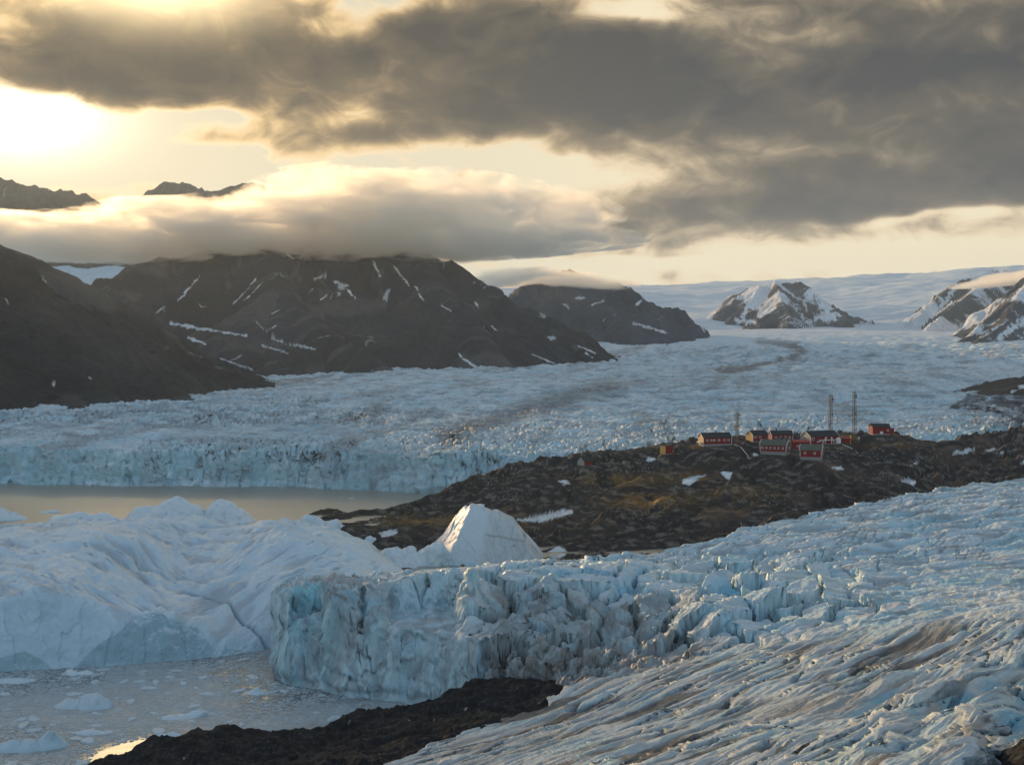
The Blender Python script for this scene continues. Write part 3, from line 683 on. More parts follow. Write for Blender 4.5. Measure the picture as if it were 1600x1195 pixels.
def nz(x, y):
    z, t = nbase(x, y); px, ser, ramp, upper = nzone(x, y)
    w1 = fbm(x / 28, y / 28, 3, 12); w2 = fbm(x / 28, y / 28, 3, 15)
    # block field
    f1, f2, cv, ox, oy = nblocks(x, y, w1, w2)
    gap = ss(f2 - f1, 0.0, 0.2)
    dirty = ss(px, 735, 800) * (1 - ss(px, 1010, 1080)) * (1 - ss(y, 372, 384)) * ss(y, 300, 318)
    plat = (1 - ss(px, 1000, 1120)) * ss(y, 386, 392)
    bl = ser * ((gap - 1) * (6.5 - 1.5 * plat) + (cv - 0.5) * (4.2 - 2.8 * plat) + (1 - 0.7 * plat) * ((RX[(cv * 255).astype(int)] - 0.5) * ox * 9 + (RY[(cv * 255).astype(int)] - 0.5) * oy * 8))
    tw = (1 - ss(px, 590, 640))
    z = z + t * ser * (0.8 * fbm(x / 4, y / 4, 4, 87, 0.6) + 0.5 * (ridged(u_(x, y) / 9, v_(x, y) / 1.6, 3, 88) - 0.6))
    z = z + t * bl * (1 - 0.55 * tw)
    z = z + t * dirty * (5.5 * (ridged((x + 4 * w1) / 13, (y + 4 * w2) / 13, 5, 18, 0.55) - 0.66) + 2.2 * fbm(x / 4.5, y / 4.5, 4, 19))
    z = z + t * tw * ss(y, 350, 362) * (2.2 * fbm(x / 6, y / 6, 4, 20) + 1.6 * (ridged(x / 5, y / 5, 3, 22) - 0.6))
    z = z + t * 3.6 * np.exp(-((px - 482) / 9) ** 2 - ((y - 401) / 4) ** 2) + t * 1.8 * np.exp(-((px - 528) / 20) ** 2) * (y < 405)
    z = z - t * 5.0 * np.exp(-((px - 566) / 4.5) ** 2) * ss(408 - y, 0, 6)
    # tall pillar beside the amphitheatre
    z = z + t * 6.5 * np.exp(-((px - 733) / 15) ** 2 - ((y - 366) / 8) ** 2)
    # upper sheet: long transverse steps
    u, v = flow(x, y, 0.22, 90, 5.0)
    s1 = ridged(u / 50, v / 10, 4, 25, 0.5)
    s2 = ridged(u / 26, v / 3.8, 3, 27, 0.5)
    z = z + t * upper * (4.2 * (s1 - 0.66) + 1.8 * (s2 - 0.66) + 1.2 * fbm(x / 16, y / 16, 3, 29))
    # ramp: flow ridges running up and to the right
    u, v = flow(x, y, 0.86, 90, 4.0)
    cut = np.exp(-(per2(u / 46, v / 4.6, 46) / 0.06) ** 2) * ss(per2(u / 45, v / 16, 47), -0.25, 0.1)
    z = z - t * (ramp * 1.3 + upper * 0.9) * cut
    big = ss(px, 1180, 1420) * (1 - ss(y, 225, 300))
    r1 = ridged(u / 75, v / 10.5, 2, 31, 0.45)
    r2 = ridged(u / 34, v / 3.4, 3, 33, 0.5)
    r3 = ridged(u / 14, v / 1.05, 3, 35, 0.5)
    z = z + t * ramp * (1.25 * (r1 - 0.64) + 0.75 * (r2 - 0.64) + 0.42 * (r3 - 0.6) + 0.35 * fbm(x / 11, y / 11, 4, 49))
    rb = ridged(u / 62, v / 17, 2, 37, 0.4)
    z = z + t * big * (5.5 * (rb - 0.7))
    mid = np.clip(1 - ser - ramp - upper, 0, 1)
    z = z + t * (mid + 0.10) * (2.6 * (ridged((x + 5 * w1) / 17, (y + 5 * w2) / 9, 4, 39) - 0.64))
    z = z + t * 0.12 * fbm(x / 1.5, y / 1.5, 3, 41) * ss(y, 150, 200)
    return z
def ndisp(P, N):
    N = N * np.sign(N[..., 2:3] + 1e-6)
    st = ss(1 - np.abs(N[..., 2]), 0.3, 0.75)
    x, y, z = P[..., 0], P[..., 1], P[..., 2]
    ch, cr = chips(x, y, z, 4.6, 11, 0.45, 1.25); ch2, cr2 = chips(x, y, z, 1.8, 15, 0.6, 1.2)
    k = 2.2 * fbm3(x / 13, y / 13, z / 15, 3, 3) + 2.3 * ch + 0.8 * ch2 - 2.2 * cr - 0.5 * cr2 + 0.5 * fbm3(x / 2.2, y / 2.2, z / 3, 3, 14)
    k = k - 2.2 * np.exp(-((z - 1.2) / 1.4) ** 2) * (y > 330) * ss(2.0, 0, 1)
    k = np.clip(k, -1.6, 3.0)
    P = P + N * (k * st * ss(z, -2, 1))[..., None]
    return P
def ncol(P, N):
    x, y, z = P[..., 0], P[..., 1], P[..., 2]; px, ser, ramp, upper = nzone(x, y)
    nz_ = np.abs(N[..., 2]); st = ss(1 - nz_, 0.3, 0.75)
    w1 = fbm(x / 28, y / 28, 3, 12); w2 = fbm(x / 28, y / 28, 3, 15)
    c = np.broadcast_to(ICE * 0.97, P.shape).copy()
    n = fbm(x / 22, y / 22, 4, 51); c = cm(c, AQUA * 1.12, ss(n, -0.15, 0.6) * 0.45)
    f1, f2, cv, ox, oy = nblocks(x, y, w1, w2)
    c = cm(c, BLUE * 1.2, ss(f2 - f1, 0.17, 0.02) * ser * 0.9)
    c = cm(c, rgb(0.52, 0.72, 0.79), st * 0.8 * (1 - ramp * 0.5))
    ch, cr = chips(x, y, z, 4.6, 11, 0.45, 1.25)
    c = cm(c, rgb(0.06, 0.20, 0.30), cr * st * (y > 300) * 0.85)
    lo = ss(seg_sd(x, y, NP), 14, 2) * ss(y, 335, 345) * (1 - ss(px, 735, 760)) * ss(18 - z, 0, 6)
    scal = fbm3(x / 6 + z / 9, y / 6, z / 10, 4, 60)
    c = cm(c, rgb(0.56, 0.74, 0.80), lo * 0.85)
    c = cm(c, AQUA * 0.72, lo * ss(scal, -0.1, -0.6) * 0.8)
    # dirt bands in the ramp
    u, v = flow(x, y, 0.86, 90, 4.0)
    r2 = ridged(u / 34, v / 3.4, 3, 33, 0.5)
    r1 = ridged(u / 75, v / 10.5, 2, 31, 0.45)
    d1 = ss(fbm(u / 40, v / 2.6, 5, 62, 0.6), -0.05, 0.45)
    d2 = ss(0.60 - r2, -0.02, 0.22)
    zone = ss(fbm(x / 50, y / 50, 3, 64), -0.35, 0.35)
    c = cm(c, rgb(0.20, 0.205, 0.215), ramp * np.clip(d1 * (0.35 + 0.5 * zone) + d2 * 0.65, 0, 1) * 0.85)
    c = cm(c, rgb(0.055, 0.052, 0.052), ramp * ss(0.42 - r1, 0, 0.14) * 0.8)
    cut = np.exp(-(per2(u / 46, v / 4.6, 46) / 0.06) ** 2) * ss(per2(u / 45, v / 16, 47), -0.25, 0.1)
    c = cm(c, rgb(0.06, 0.09, 0.11), cut * (ramp + upper * 0.6) * 0.8)
    big = ss(px, 1180, 1420) * (1 - ss(y, 225, 300))
    rb = ridged(u / 62, v / 17, 2, 37, 0.4)
    c = cm(c, BLUE * 1.15, big * ss(rb, 0.72, 0.5) * ss(fbm(x / 14, y / 14, 2, 66), -0.2, 0.2) * 0.75)
    tann = ss(fbm(u / 40, v / 7, 4, 68), 0.05, 0.5)
    c = cm(c, rgb(0.44, 0.42, 0.39), ramp * tann * 0.28)
    c = c * (1 - 0.16 * ramp)[..., None]
    # dirty seracs below the plateau
    dirty = ss(px, 728, 790) * (1 - ss(px, 1030, 1130)) * (1 - ss(y, 372, 388)) * ss(y, 296, 312)
    dd = ss(fbm3(x / 6, y / 6, z / 9, 4, 70), -0.3, 0.35)
    c = cm(c, rgb(0.22, 0.20, 0.185), dirty * (0.3 + 0.55 * dd))
    cap = (1 - ss(px, 590, 640)) * (1 - st) * 0.5 + np.exp(-((px - 530) / 32) ** 2) * ss(z, 6, 22) * 0.9 + np.exp(-((px - 738) / 16) ** 2) * 0.5
    cap = cap * ss(y, 350, 360) * (1 - ss(y, 425, 440)) * ss(fbm3(x / 4, y / 4, z / 7, 4, 72), -0.3, 0.3)
    c = cm(c, rgb(0.24, 0.215, 0.20), np.clip(cap, 0, 1) * 0.8)
    c = cm(c, rgb(0.34, 0.72, 0.80), np.exp(-((px - 479) / 24) ** 4) * ss(z, 15, 20) * ss(406 - y, 0, 3) * ss(st, 0, 0.3) * 0.9)
    # streaky dust over the upper sheet
    uu, vv = flow(x, y, 0.22, 90, 5.0)
    s1 = ridged(uu / 50, vv / 10, 4, 25, 0.5)
    s2 = ridged(uu / 26, vv / 3.8, 3, 27, 0.5)
    up = np.clip(1 - ramp - ser * 0.6, 0, 1)
    c = cm(c, rgb(0.27, 0.30, 0.325), up * ss(0.62 - s2, 0, 0.25) * 0.7)
    c = cm(c, AQUA * 0.9, up * ss(0.62 - s1, 0, 0.2) * 0.6)
    c = cm(c, rgb(0.32, 0.315, 0.315), up * ss(fbm(uu / 26, vv / 2.6, 5, 75), 0.05, 0.45) * 0.65)
    return c
def near_glacier():
    o = fan('glacier_tongue', 380, 1900, 1150, 118, 650, 1900, 1250, lambda x, y: nbase(x, y)[0], nz, ncol, M_ICE, ndisp, 0.30, 26)
    tag(o, kind='structure')
near_glacier()

# ------------------------------------------------------------------ dark foreground rock
rock_s = rbf([(150, 1197, 282), (60, 1215, 280), (230, 1160, 292), (300, 1141, 300), (380, 1136, 302), (430, 1134, 304), (480, 1142, 300), (520, 1124, 310), (590, 1108, 318), (640, 1100, 322), (690, 1080, 328), (750, 1068, 330), (820, 1064, 326), (858, 1072, 318),
              (400, 1195, 262), (550, 1195, 243), (660, 1160, 262), (760, 1115, 285), (250, 1200, 262), (700, 1130, 280),
              ('w', -60, 200, 24), ('w', -20, 150, 36), ('w', 20, 120, 46), ('w', -100, 180, 30), ('w', 60, 140, 50), ('w', 64, 146, 56), ('w', 75, 158, 57), ('w', 110, 165, 60), ('w', 56, 120, 62),
              ('w', 40, 230, 26), ('w', 80, 300, 28), ('w', 0, 300, 14), ('w', 30, 340, 12), ('w', 120, 230, 44), ('w', -140, 230, 12)], 0.001)
RO = pd([(140, 293), (230, 303), (300, 312), (380, 314), (430, 316), (480, 311), (520, 321), (590, 328), (640, 333), (690, 340), (760, 344), (860, 348), (1000, 360), (1600, 380), (2600, 380), (3500, 100), (-900, 60), (-900, 200), (-200, 268), (60, 283)])
def rock_base(x, y):
    sd = seg_sd(x, y, RO) + 2.5 * per2(x / 9, y / 9, 3)
    return lerp(-4, rock_s(x, y), ss(sd, -3, 9))
def rock_z(x, y):
    z = rock_base(x, y); px = 800 + x / y * F
    w = 3 * fbm(x / 15, y / 15, 2, 2)
    z = z + 4.2 * (ridged((x + w) / 24, (y + w) / 11, 5, 4, 0.55) - 0.66) + 1.3 * fbm(x / 7, y / 7, 4, 6) + 0.3 * fbm(x / 1.6, y / 1.6, 3, 7)
    under = ss(seg_sd(x, y, NP), 4, 14)
    return z - under * 9
def rock_col(P, N):
    x, y, z = P[..., 0], P[..., 1], P[..., 2]
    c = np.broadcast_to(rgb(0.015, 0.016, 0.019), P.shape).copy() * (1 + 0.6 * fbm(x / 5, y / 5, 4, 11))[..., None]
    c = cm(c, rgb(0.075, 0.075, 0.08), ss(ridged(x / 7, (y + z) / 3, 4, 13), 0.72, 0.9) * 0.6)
    f1, _, cv = worley(x / 3.5, y / 3.5, 9)
    return cm(c, rgb(0.4, 0.38, 0.36), ss(f1, 0.1, 0.05) * (cv > 0.86) * 0.9)
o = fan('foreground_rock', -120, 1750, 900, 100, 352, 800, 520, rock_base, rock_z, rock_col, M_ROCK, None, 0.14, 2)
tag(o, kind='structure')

# ------------------------------------------------------------------ icebergs
BIGP = pd([(-420, 380), (-300, 384), (-100, 388), (0, 392), (100, 396), (200, 401), (330, 409), (425, 417), (520, 434), (600, 458), (655, 500), (650, 545), (580, 590), (500, 610), (440, 612), (400, 600), (330, 622), (250, 640), (150, 630), (60, 620), (-60, 590), (-420, 540)])
big_s = rbf([(-300, 930, 400), (-100, 925, 400), (0, 928, 402), (60, 914, 403), (110, 922, 406), (160, 938, 408), (205, 955, 410), (250, 955, 413), (300, 962, 418), (345, 985, 418), (400, 998, 420), (425, 1008, 422),
             (-200, 850, 520), (0, 838, 560), (60, 824, 575), (100, 817, 585), (150, 818, 590), (190, 820, 600), (230, 814, 590), (270, 808, 600), (310, 806, 610), (345, 812, 600), (375, 818, 590),
             (30, 880, 455), (80, 862, 470), (120, 868, 462), (60, 893, 428), (170, 858, 480), (200, 832, 525), (150, 900, 432), (212, 888, 458), (235, 850, 500),
             (280, 905, 478), (290, 880, 505), (292, 855, 535), (300, 835, 565), (300, 930, 440), (255, 925, 445), (345, 910, 455), (340, 880, 485), (360, 850, 515), (390, 824, 540), (440, 815, 560), (480, 822, 560),
             (430, 850, 490), (470, 850, 490), (520, 848, 500), (560, 855, 510), (600, 878, 510), (620, 890, 505), (380, 900, 460), (450, 930, 445), (520, 930, 455), (400, 950, 435), (560, 900, 480), (540, 835, 560), (600, 870, 550), (640, 895, 520)], 0.001)
SINK = at(285, 898, 448)
def big_base(x, y):
    sd = seg_sd(x, y, BIGP) + 1.2 * per2(x / 11, y / 11, 6)
    zs = big_s(x, y)
    return lerp(-3, zs, np.power(ss(sd, -0.5, 9), 0.6)), sd
def big_polar(x, y):
    dx = x - SINK[0]; dy = (y - SINK[1]) * 0.7; r = np.hypot(dx, dy); th = np.arctan2(dy, dx)
    w = 0.25 * fbm(x / 40, y / 40, 3, 4)
    return r, th + w * ss(r, 0, 40)
def big_fur(x, y):
    right = ss(x, SINK[0] - 6, SINK[0] + 14)
    u, v = flow(x, y, -0.75, 70, 4.0); u2, v2 = flow(x, y, 1.05, 70, 4.0)
    fur = lerp(ridged(u / 60, v / 11, 3, 9, 0.5), ridged(u2 / 60, v2 / 11, 3, 10, 0.5), right)
    thin = lerp(ss(ridged(u / 50, v / 4.0, 2, 19), 0.86, 0.97), ss(ridged(u2 / 50, v2 / 4.0, 2, 20), 0.86, 0.97), right)
    return fur, thin * ss(fbm(x / 22, y / 22, 2, 23), -0.1, 0.25)
def big_z(x, y):
    z, sd = big_base(x, y); r, th = big_polar(x, y)
    k = ss(r, 4, 35) * ss(sd, 4, 16)
    fur, thin = big_fur(x, y); k = ss(sd, 4, 14)
    z = z + k * (3.6 * (fur - 0.66) - 0.8 * thin) + 4.6 * (ridged(x / 48, y / 60, 4, 13, 0.5) - 0.64) + 1.6 * fbm(x / 12, y / 14, 5, 14, 0.55) + 0.12 * fbm(x / 3, y / 3, 3, 15)
    crack = np.exp(-(seg_sd(x, y, pd([(285, 445), (345, 440), (385, 428), (420, 422)]), closed=False) / 0.9) ** 2)
    return z - 1.4 * crack
def berg_disp(amp, zs=12.0):
    def f(P, N):
        N = N * np.sign(N[..., 2:3] + 1e-6); st = ss(1 - np.abs(N[..., 2]), 0.25, 0.7); x, y, z = P[..., 0], P[..., 1], P[..., 2]
        ch, cr = chips(x, y, z, 6.5, 21)
        k = amp * fbm3(x / 12, y / 12, z / zs, 4, 5) + amp * (0.75 * ch - 0.5 * cr) 
        return P + N * (k * st * ss(z, -2, 1))[..., None]
    return f
def big_col(P, N):
    x, y, z = P[..., 0], P[..., 1], P[..., 2]; px, py = img(x, y, z); r, th = big_polar(x, y)
    st = ss(1 - np.abs(N[..., 2]), 0.25, 0.65)
    c = np.broadcast_to(rgb(0.60, 0.70, 0.77), P.shape).copy()
    c = cm(c, rgb(0.40, 0.56, 0.67), ss(fbm(x / 30, y / 30, 3, 31), -0.2, 0.5) * 0.5)
    fur, thin = big_fur(x, y)
    c = cm(c, rgb(0.30, 0.31, 0.33), np.clip(thin * 1.0 + ss(0.58 - fur, 0, 0.2) * 0.6 + 0.6 * np.exp(-(r / 13) ** 2) * ss(fur, 0.8, 0.5), 0, 1) * (1 - st * 0.6) * 0.7)
    c = cm(c, rgb(0.44, 0.60, 0.70), st * 0.8)
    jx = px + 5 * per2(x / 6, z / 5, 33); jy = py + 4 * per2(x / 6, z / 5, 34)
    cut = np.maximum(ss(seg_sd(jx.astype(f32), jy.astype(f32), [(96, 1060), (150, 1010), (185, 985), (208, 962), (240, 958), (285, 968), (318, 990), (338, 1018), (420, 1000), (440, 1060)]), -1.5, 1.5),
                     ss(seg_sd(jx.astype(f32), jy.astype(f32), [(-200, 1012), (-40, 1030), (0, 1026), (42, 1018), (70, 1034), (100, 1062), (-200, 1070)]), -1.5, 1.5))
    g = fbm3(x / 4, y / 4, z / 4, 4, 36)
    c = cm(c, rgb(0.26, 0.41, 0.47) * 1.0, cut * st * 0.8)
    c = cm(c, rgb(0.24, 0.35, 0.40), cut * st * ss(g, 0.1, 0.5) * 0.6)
    crack = np.exp(-(seg_sd(x, y, pd([(285, 445), (345, 440), (385, 428), (420, 422)]), closed=False) / 0.8) ** 2)
    return cm(c, rgb(0.16, 0.22, 0.27), crack * 0.8)
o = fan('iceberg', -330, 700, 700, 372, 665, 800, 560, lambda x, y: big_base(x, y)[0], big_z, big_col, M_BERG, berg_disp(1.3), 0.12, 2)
tag(o, 'huge rounded iceberg with a creased hollow in its top, the largest berg in the bay', 'iceberg')

def softmin(L, k=1.6):
    m = np.minimum.reduce(L); return m - k * np.log(sum(np.exp(-(l - m) / k) for l in L))
def wedge_h(x, y):
    yy = y - 602
    h = softmin([1.75 * (x + 38.5 + 0.25 * yy), 28.6 - 0.34 * (x + 20), 28.0 - 1.25 * (x + 6), 2.1 * (y - 583 + 0.28 * (x + 20)), 1.35 * (632 - y), 30.5 - 0.18 * np.abs(x + 20)])
    f1, f2, cv, ox, oy = worley(x / 7 + 0.4 * fbm(x / 8, y / 8, 2, 2), y / 7, 4, 0.9, True)
    e = 1.9 * fbm(x / 11, y / 11, 4, 3, 0.55) + 1.1 * (cv - 0.5) + (RX[(cv * 255).astype(int)] - 0.5) * ox * 3
    return h + e * ss(h, -2, 6)
def wedge_base(x, y): return np.clip(wedge_h(x, y), -3, 40)
def wedge_col(P, N):
    x, y, z = P[..., 0], P[..., 1], P[..., 2]
    c = np.broadcast_to(rgb(0.58, 0.66, 0.72), P.shape).copy()
    face = ss(-16 + 0.15 * z - x, 2, -2) * ss(y, 615, 607)
    st = ridged(x / 3 + z / 9, z / 12, 3, 8); c = cm(c, rgb(0.42, 0.45, 0.46), face * (0.4 + 0.4 * ss(st, 0.6, 0.85)))  # right-hand front side turned greyer, with streaks
    line = np.exp(-((z - 16 + 0.12 * (x + 20) + 0.6 * per2(x / 6, 0.2, 3)) / 0.45) ** 2); c = cm(c, rgb(0.25, 0.24, 0.22), line * face * 0.7)
    return cm(c, AQUA, ss(3 - z, 0, 3) * 0.5)
o = fan('iceberg', 640, 880, 240, 570, 645, 400, 260, wedge_base, lambda x, y: wedge_base(x, y) + 0.25 * fbm(x / 2.5, y / 2.5, 3, 5), wedge_col, M_BERG, berg_disp(0.8), 0.15, 1)
tag(o, 'pointed pyramid iceberg with a darker striped side, in front of the rocky shore', 'iceberg')

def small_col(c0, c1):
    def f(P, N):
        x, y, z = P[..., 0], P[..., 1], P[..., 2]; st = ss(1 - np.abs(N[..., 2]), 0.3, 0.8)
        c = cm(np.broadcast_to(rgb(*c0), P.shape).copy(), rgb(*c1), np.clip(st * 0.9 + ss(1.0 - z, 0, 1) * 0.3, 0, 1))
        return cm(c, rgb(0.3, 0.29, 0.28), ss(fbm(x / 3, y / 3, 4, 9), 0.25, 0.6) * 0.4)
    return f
def berg(label, px, D, rx, ry, peaks, rot=0.0, edge=0.25, seed=0, group=None, name='iceberg', cat='iceberg', nt=96, nr=34, rough=0.5, col=((0.68, 0.74, 0.78), (0.38, 0.55, 0.63))):
    """free-standing berg: rings from the waterline to the middle; peaks = (u, v, height, width)"""
    cx = (px - 800) / F * D; th = np.linspace(0, 2 * PI, nt, endpoint=False); r = np.concatenate([np.linspace(1.04, 1 - edge, nr // 2), np.linspace(1 - edge, 0.0, nr - nr // 2 + 1)[1:]])
    T, Rr = np.meshgrid(th, r)
    out = 1 + 0.16 * fbm(np.cos(T) * 1.3 + seed, np.sin(T) * 1.3, 3, seed) + 0.06 * per2(np.cos(T) * 5 + seed, np.sin(T) * 5, seed + 3)
    U = np.cos(T) * Rr * out; V = np.sin(T) * Rr * out
    h = np.zeros(U.shape, f32)
    for (u, v, hh, w) in peaks: h = np.maximum(h, hh * np.exp(-(((U - u) ** 2 + (V - v) ** 2) / w ** 2)))
    e = ss(1.02 - Rr, 0, edge)
    x = U * rx; y = V * ry; ca, sa = math.cos(rot), math.sin(rot)
    X = cx + x * ca - y * sa; Y = D + x * sa + y * ca
    hm = max(p[2] for p in peaks)
    Z = -0.6 + (h + hm * 0.16 * fbm(X / (rx * 0.4), Y / (rx * 0.4), 4, seed + 5)) * np.power(e, 0.6) + 0.6 * e
    P = np.stack([X, Y, Z], -1).astype(f32)
    N = normals(P); N = N * np.sign(N[..., 2:3] + 1e-6)
    s = hm * 0.13
    P = P + (N * (s * fbm3(X / (s * 6), Y / (s * 6), Z / (s * 6), 3, seed + 7) * rough * 1.6)[..., None]).astype(f32)
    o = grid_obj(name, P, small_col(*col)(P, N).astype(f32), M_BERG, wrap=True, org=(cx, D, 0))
    return tag(o, label, cat, group)
berg('low flat-topped iceberg rising just behind the left shoulder of the huge iceberg', 135, 690, 24, 16, [(-0.3, 0, 12.5, 0.9), (0.4, 0, 11.5, 0.9)], seed=2)
berg('twin-humped iceberg behind the highest back rim of the huge iceberg', 262, 735, 29, 18, [(-0.5, 0, 10, 0.7), (0.15, 0, 14.5, 0.7), (0.65, 0, 11, 0.6)], seed=4, edge=0.35)
berg('dome-shaped pointed iceberg right of the twin-humped one, behind the huge iceberg', 355, 735, 21, 15, [(-0.1, 0, 14.0, 0.7)], seed=6, edge=0.5)
berg('long low crested iceberg between the huge iceberg and the tip of the rocky point', 482, 690, 31, 15, [(-0.45, 0, 9, 0.35), (0.05, 0, 11, 0.35), (0.5, 0, 8, 0.4)], seed=8, edge=0.5, rough=1.2)
berg('dirty crumbling ice shelf left of the pointed pyramid iceberg', 645, 590, 21, 13, [(-0.3, 0, 9, 0.6), (0.5, 0, 11, 0.5)], seed=10, rough=1.8)
berg('small lumpy ice block at the left foot of the rocky shore', 578, 640, 7, 5, [(0, 0, 6, 0.6)], seed=12, rough=1.5)
berg('low white iceberg with a sloping edge at the far left of the bright water', 5, 745, 16, 9, [(-0.3, 0, 8.0, 0.8), (0.3, 0, 5, 0.5)], seed=14)
berg('thin flat ice floe alone on the bright water behind the huge iceberg', 77, 775, 8.5, 3.5, [(0.3, 0, 1.8, 0.7), (-0.4, 0, 1.0, 0.7)], seed=16, name='ice_floe', cat='ice floe')
berg('broad blue-grey iceberg with a ridged back, largest in the brash ice', 132, 355, 11.0, 5.5, [(0.25, 0, 4.3, 0.5), (0.7, 0, 3.4, 0.3), (-0.4, 0, 2.2, 0.5)], seed=18, edge=0.6, col=((0.55, 0.64, 0.70), (0.32, 0.46, 0.54)))
berg('low blue iceberg drifting at the left edge, nearest the dark foreground rock', 40, 318, 13, 5.5, [(0.55, 0.1, 4.2, 0.35), (-0.1, 0, 2.8, 0.5), (-0.7, 0, 1.2, 0.4)], rot=0.12, seed=20, edge=0.5, col=((0.50, 0.62, 0.69), (0.25, 0.45, 0.55)))
berg('flat pale floe with raised corner in the middle of the brash ice', 290, 345, 7.6, 3.2, [(0.5, 0, 1.6, 0.5), (-0.4, 0, 0.7, 0.6)], rot=0.3, seed=22, name='ice_floe', cat='ice floe')
berg('small humped growler just left of the blue ice wall', 402, 368, 4.6, 2.4, [(0, 0, 1.9, 0.5)], seed=24, name='growler', cat='growler', rough=1.2)
berg('pair of joined lumps of white ice under the foot of the huge iceberg', 122, 390, 6.5, 2.4, [(-0.4, 0, 1.5, 0.4), (0.4, 0, 1.3, 0.4)], seed=26, name='growler', cat='growler', rough=1.5)
berg('wide low snowy floe against the huge iceberg at the left edge', 20, 382, 9, 4, [(0, 0, 0.8, 0.7)], seed=28, name='ice_floe', cat='ice floe')
berg('smooth low floe beside the golden gap in the brash ice', 140, 330, 5, 2.6, [(0, 0, 1.2, 0.6)], seed=30, name='ice_floe', cat='ice floe')
berg('curved slab of ice just above the golden gap in the brash ice', 262, 328, 6.0, 2.0, [(0.3, 0, 1.1, 0.5)], rot=-0.2, seed=32, name='ice_floe', cat='ice floe')

# ---- brash ice: small floes (things) and the finest crumbs (stuff)
rb_ = random.Random(5)
def floe_mesh(seed):
    r = random.Random(seed); n = 11; bm = bmesh.new(); lo, hi, mid = [], [], []
    for i in range(n):
        a = 2 * PI * i / n; k = 0.75 + 0.35 * r.random()
        lo.append(bm.verts.new((math.cos(a) * k, math.sin(a) * k * 0.6, -0.12)))
        mid.append(bm.verts.new((math.cos(a) * k * 1.02, math.sin(a) * k * 0.61, 0.06 + 0.05 * r.random())))
        hi.append(bm.verts.new((math.cos(a) * k * 0.82, math.sin(a) * k * 0.48, 0.15 + 0.14 * r.random())))
    c = bm.verts.new((0.1 * r.random(), 0, 0.22 + 0.16 * r.random()))
    for i in range(n):
        j = (i + 1) % n
        bm.faces.new((lo[i], lo[j], mid[j], mid[i])); bm.faces.new((mid[i], mid[j], hi[j], hi[i])); bm.faces.new((hi[i], hi[j], c))
    bm.faces.new(lo[::-1])
    return bm
M_FLOE = plain('floe_ice', (0.56, 0.63, 0.67), 0.45, 0.4, 0.2, 3.0)
M_CRUMB = plain('crumb_ice', (0.44, 0.48, 0.50), 0.5, 0.4, 0.3, 0.2)
FM = []
for s_ in range(9):
    bm = floe_mesh(s_); me = bpy.data.meshes.new('ice_floe'); bm.to_mesh(me); bm.free(); me.materials.append(M_FLOE); FM.append(me)
TONGUE = pd([(405, 410), (412, 383), (470, 373), (540, 363), (620, 357), (700, 347), (780, 336), (800, 430), (430, 430)])
def pip(x, y, poly):
    ins = False
    for i in range(len(poly)):
        a, b = poly[i], poly[(i + 1) % len(poly)]
        if (a[1] > y) != (b[1] > y) and x < (b[0] - a[0]) * (y - a[1]) / (b[1] - a[1]) + a[0]: ins = not ins
    return ins
def free_water(x, y, m=1.0):
    if pip(x, y, TONGUE) or pip(x, y, BIGP) or pip(x, y, RO): return False
    px = 800 + x / y * F
    if px > 640: return False
    for (bp, bd, rx, ry) in ((132, 355, 12, 6), (40, 318, 14, 6.5), (290, 345, 8, 4), (402, 368, 5, 3)):
        if ((x - (bp - 800) / F * bd) / rx) ** 2 + ((y - bd) / ry) ** 2 < m: return False
    return (x + 99) ** 2 + 0.8 * (y - 310) ** 2 > 200
k = 0
while k < 240:
    D = rb_.uniform(296, 415); px = rb_.uniform(-60, 620); x = (px - 800) / F * D
    if not free_water(x, D): continue
    s = 0.5 + 2.5 * rb_.random() ** 3.0
    o = bpy.data.objects.new('ice_floe', FM[k % 9]); C.objects.link(o)
    o.location = (x, D, 0.02); o.rotation_euler = (0, 0, rb_.uniform(0, 6.28)); o.scale = (s, s * rb_.uniform(0.7, 1.1), s * rb_.uniform(0.5, 1.1))
    tag(o, 'one of the many small pale floes scattered through the brash ice below the ice wall', 'ice floe', 'small floes in the brash ice'); k += 1
def crumbs():
    r = np.random.default_rng(3); V = []; Fc = []; base = 0
    n = 0
    while n < 15000:
        D = float(r.uniform(290, 425)); px = float(r.uniform(-80, 640)); x = (px - 800) / F * D
        if not free_water(x, D, 0.8) and r.random() > 0.03: continue
        if per2(np.array([x / 14], f32), np.array([D / 9], f32), 4)[0] < r.uniform(-0.7, 0.25): continue
        n += 1
        s = 0.13 + 0.62 * r.random() ** 2.2; a0 = r.random() * 6.28; q = 5
        for i in range(q):
            a = a0 + 2 * PI * i / q; kk = s * (0.7 + 0.5 * r.random()); V.append((x + math.cos(a) * kk * 1.3, D + math.sin(a) * kk, -0.05))
        for i in range(q):
            v = V[base + i]; V.append((x + (v[0] - x) * 0.8, D + (v[1] - D) * 0.8, 0.05 + s * 0.25 * r.random()))
        for i in range(q):
            j = (i + 1) % q; Fc.append((base + i, base + j, base + q + j, base + q + i))
        Fc.append(tuple(base + q + i for i in range(q))); base += 2 * q
    me = bpy.data.meshes.new('brash_ice'); me.from_pydata(V, [], Fc)
    tag(link_mesh('brash_ice', me, M_CRUMB), 'fine crumbs of brash ice covering the water below the ice wall', 'brash ice', kind='stuff')
crumbs()
for i in range(46):
    D = rb_.uniform(700, 860); px = rb_.uniform(-20, 660) if i > 12 else rb_.uniform(400, 640); x = (px - 800) / F * D
    o = bpy.data.objects.new('drift_ice', FM[i % 9]); C.objects.link(o)
    s = 0.8 + 1.6 * rb_.random() ** 3; o.location = (x, D, 0.02); o.rotation_euler = (0, 0, rb_.uniform(-0.3, 0.3)); o.scale = (s, s, s * 0.8)
    tag(o, 'small bit of drift ice dotting the bright water before the far ice cliff', 'drift ice', 'drift ice on the bright water')

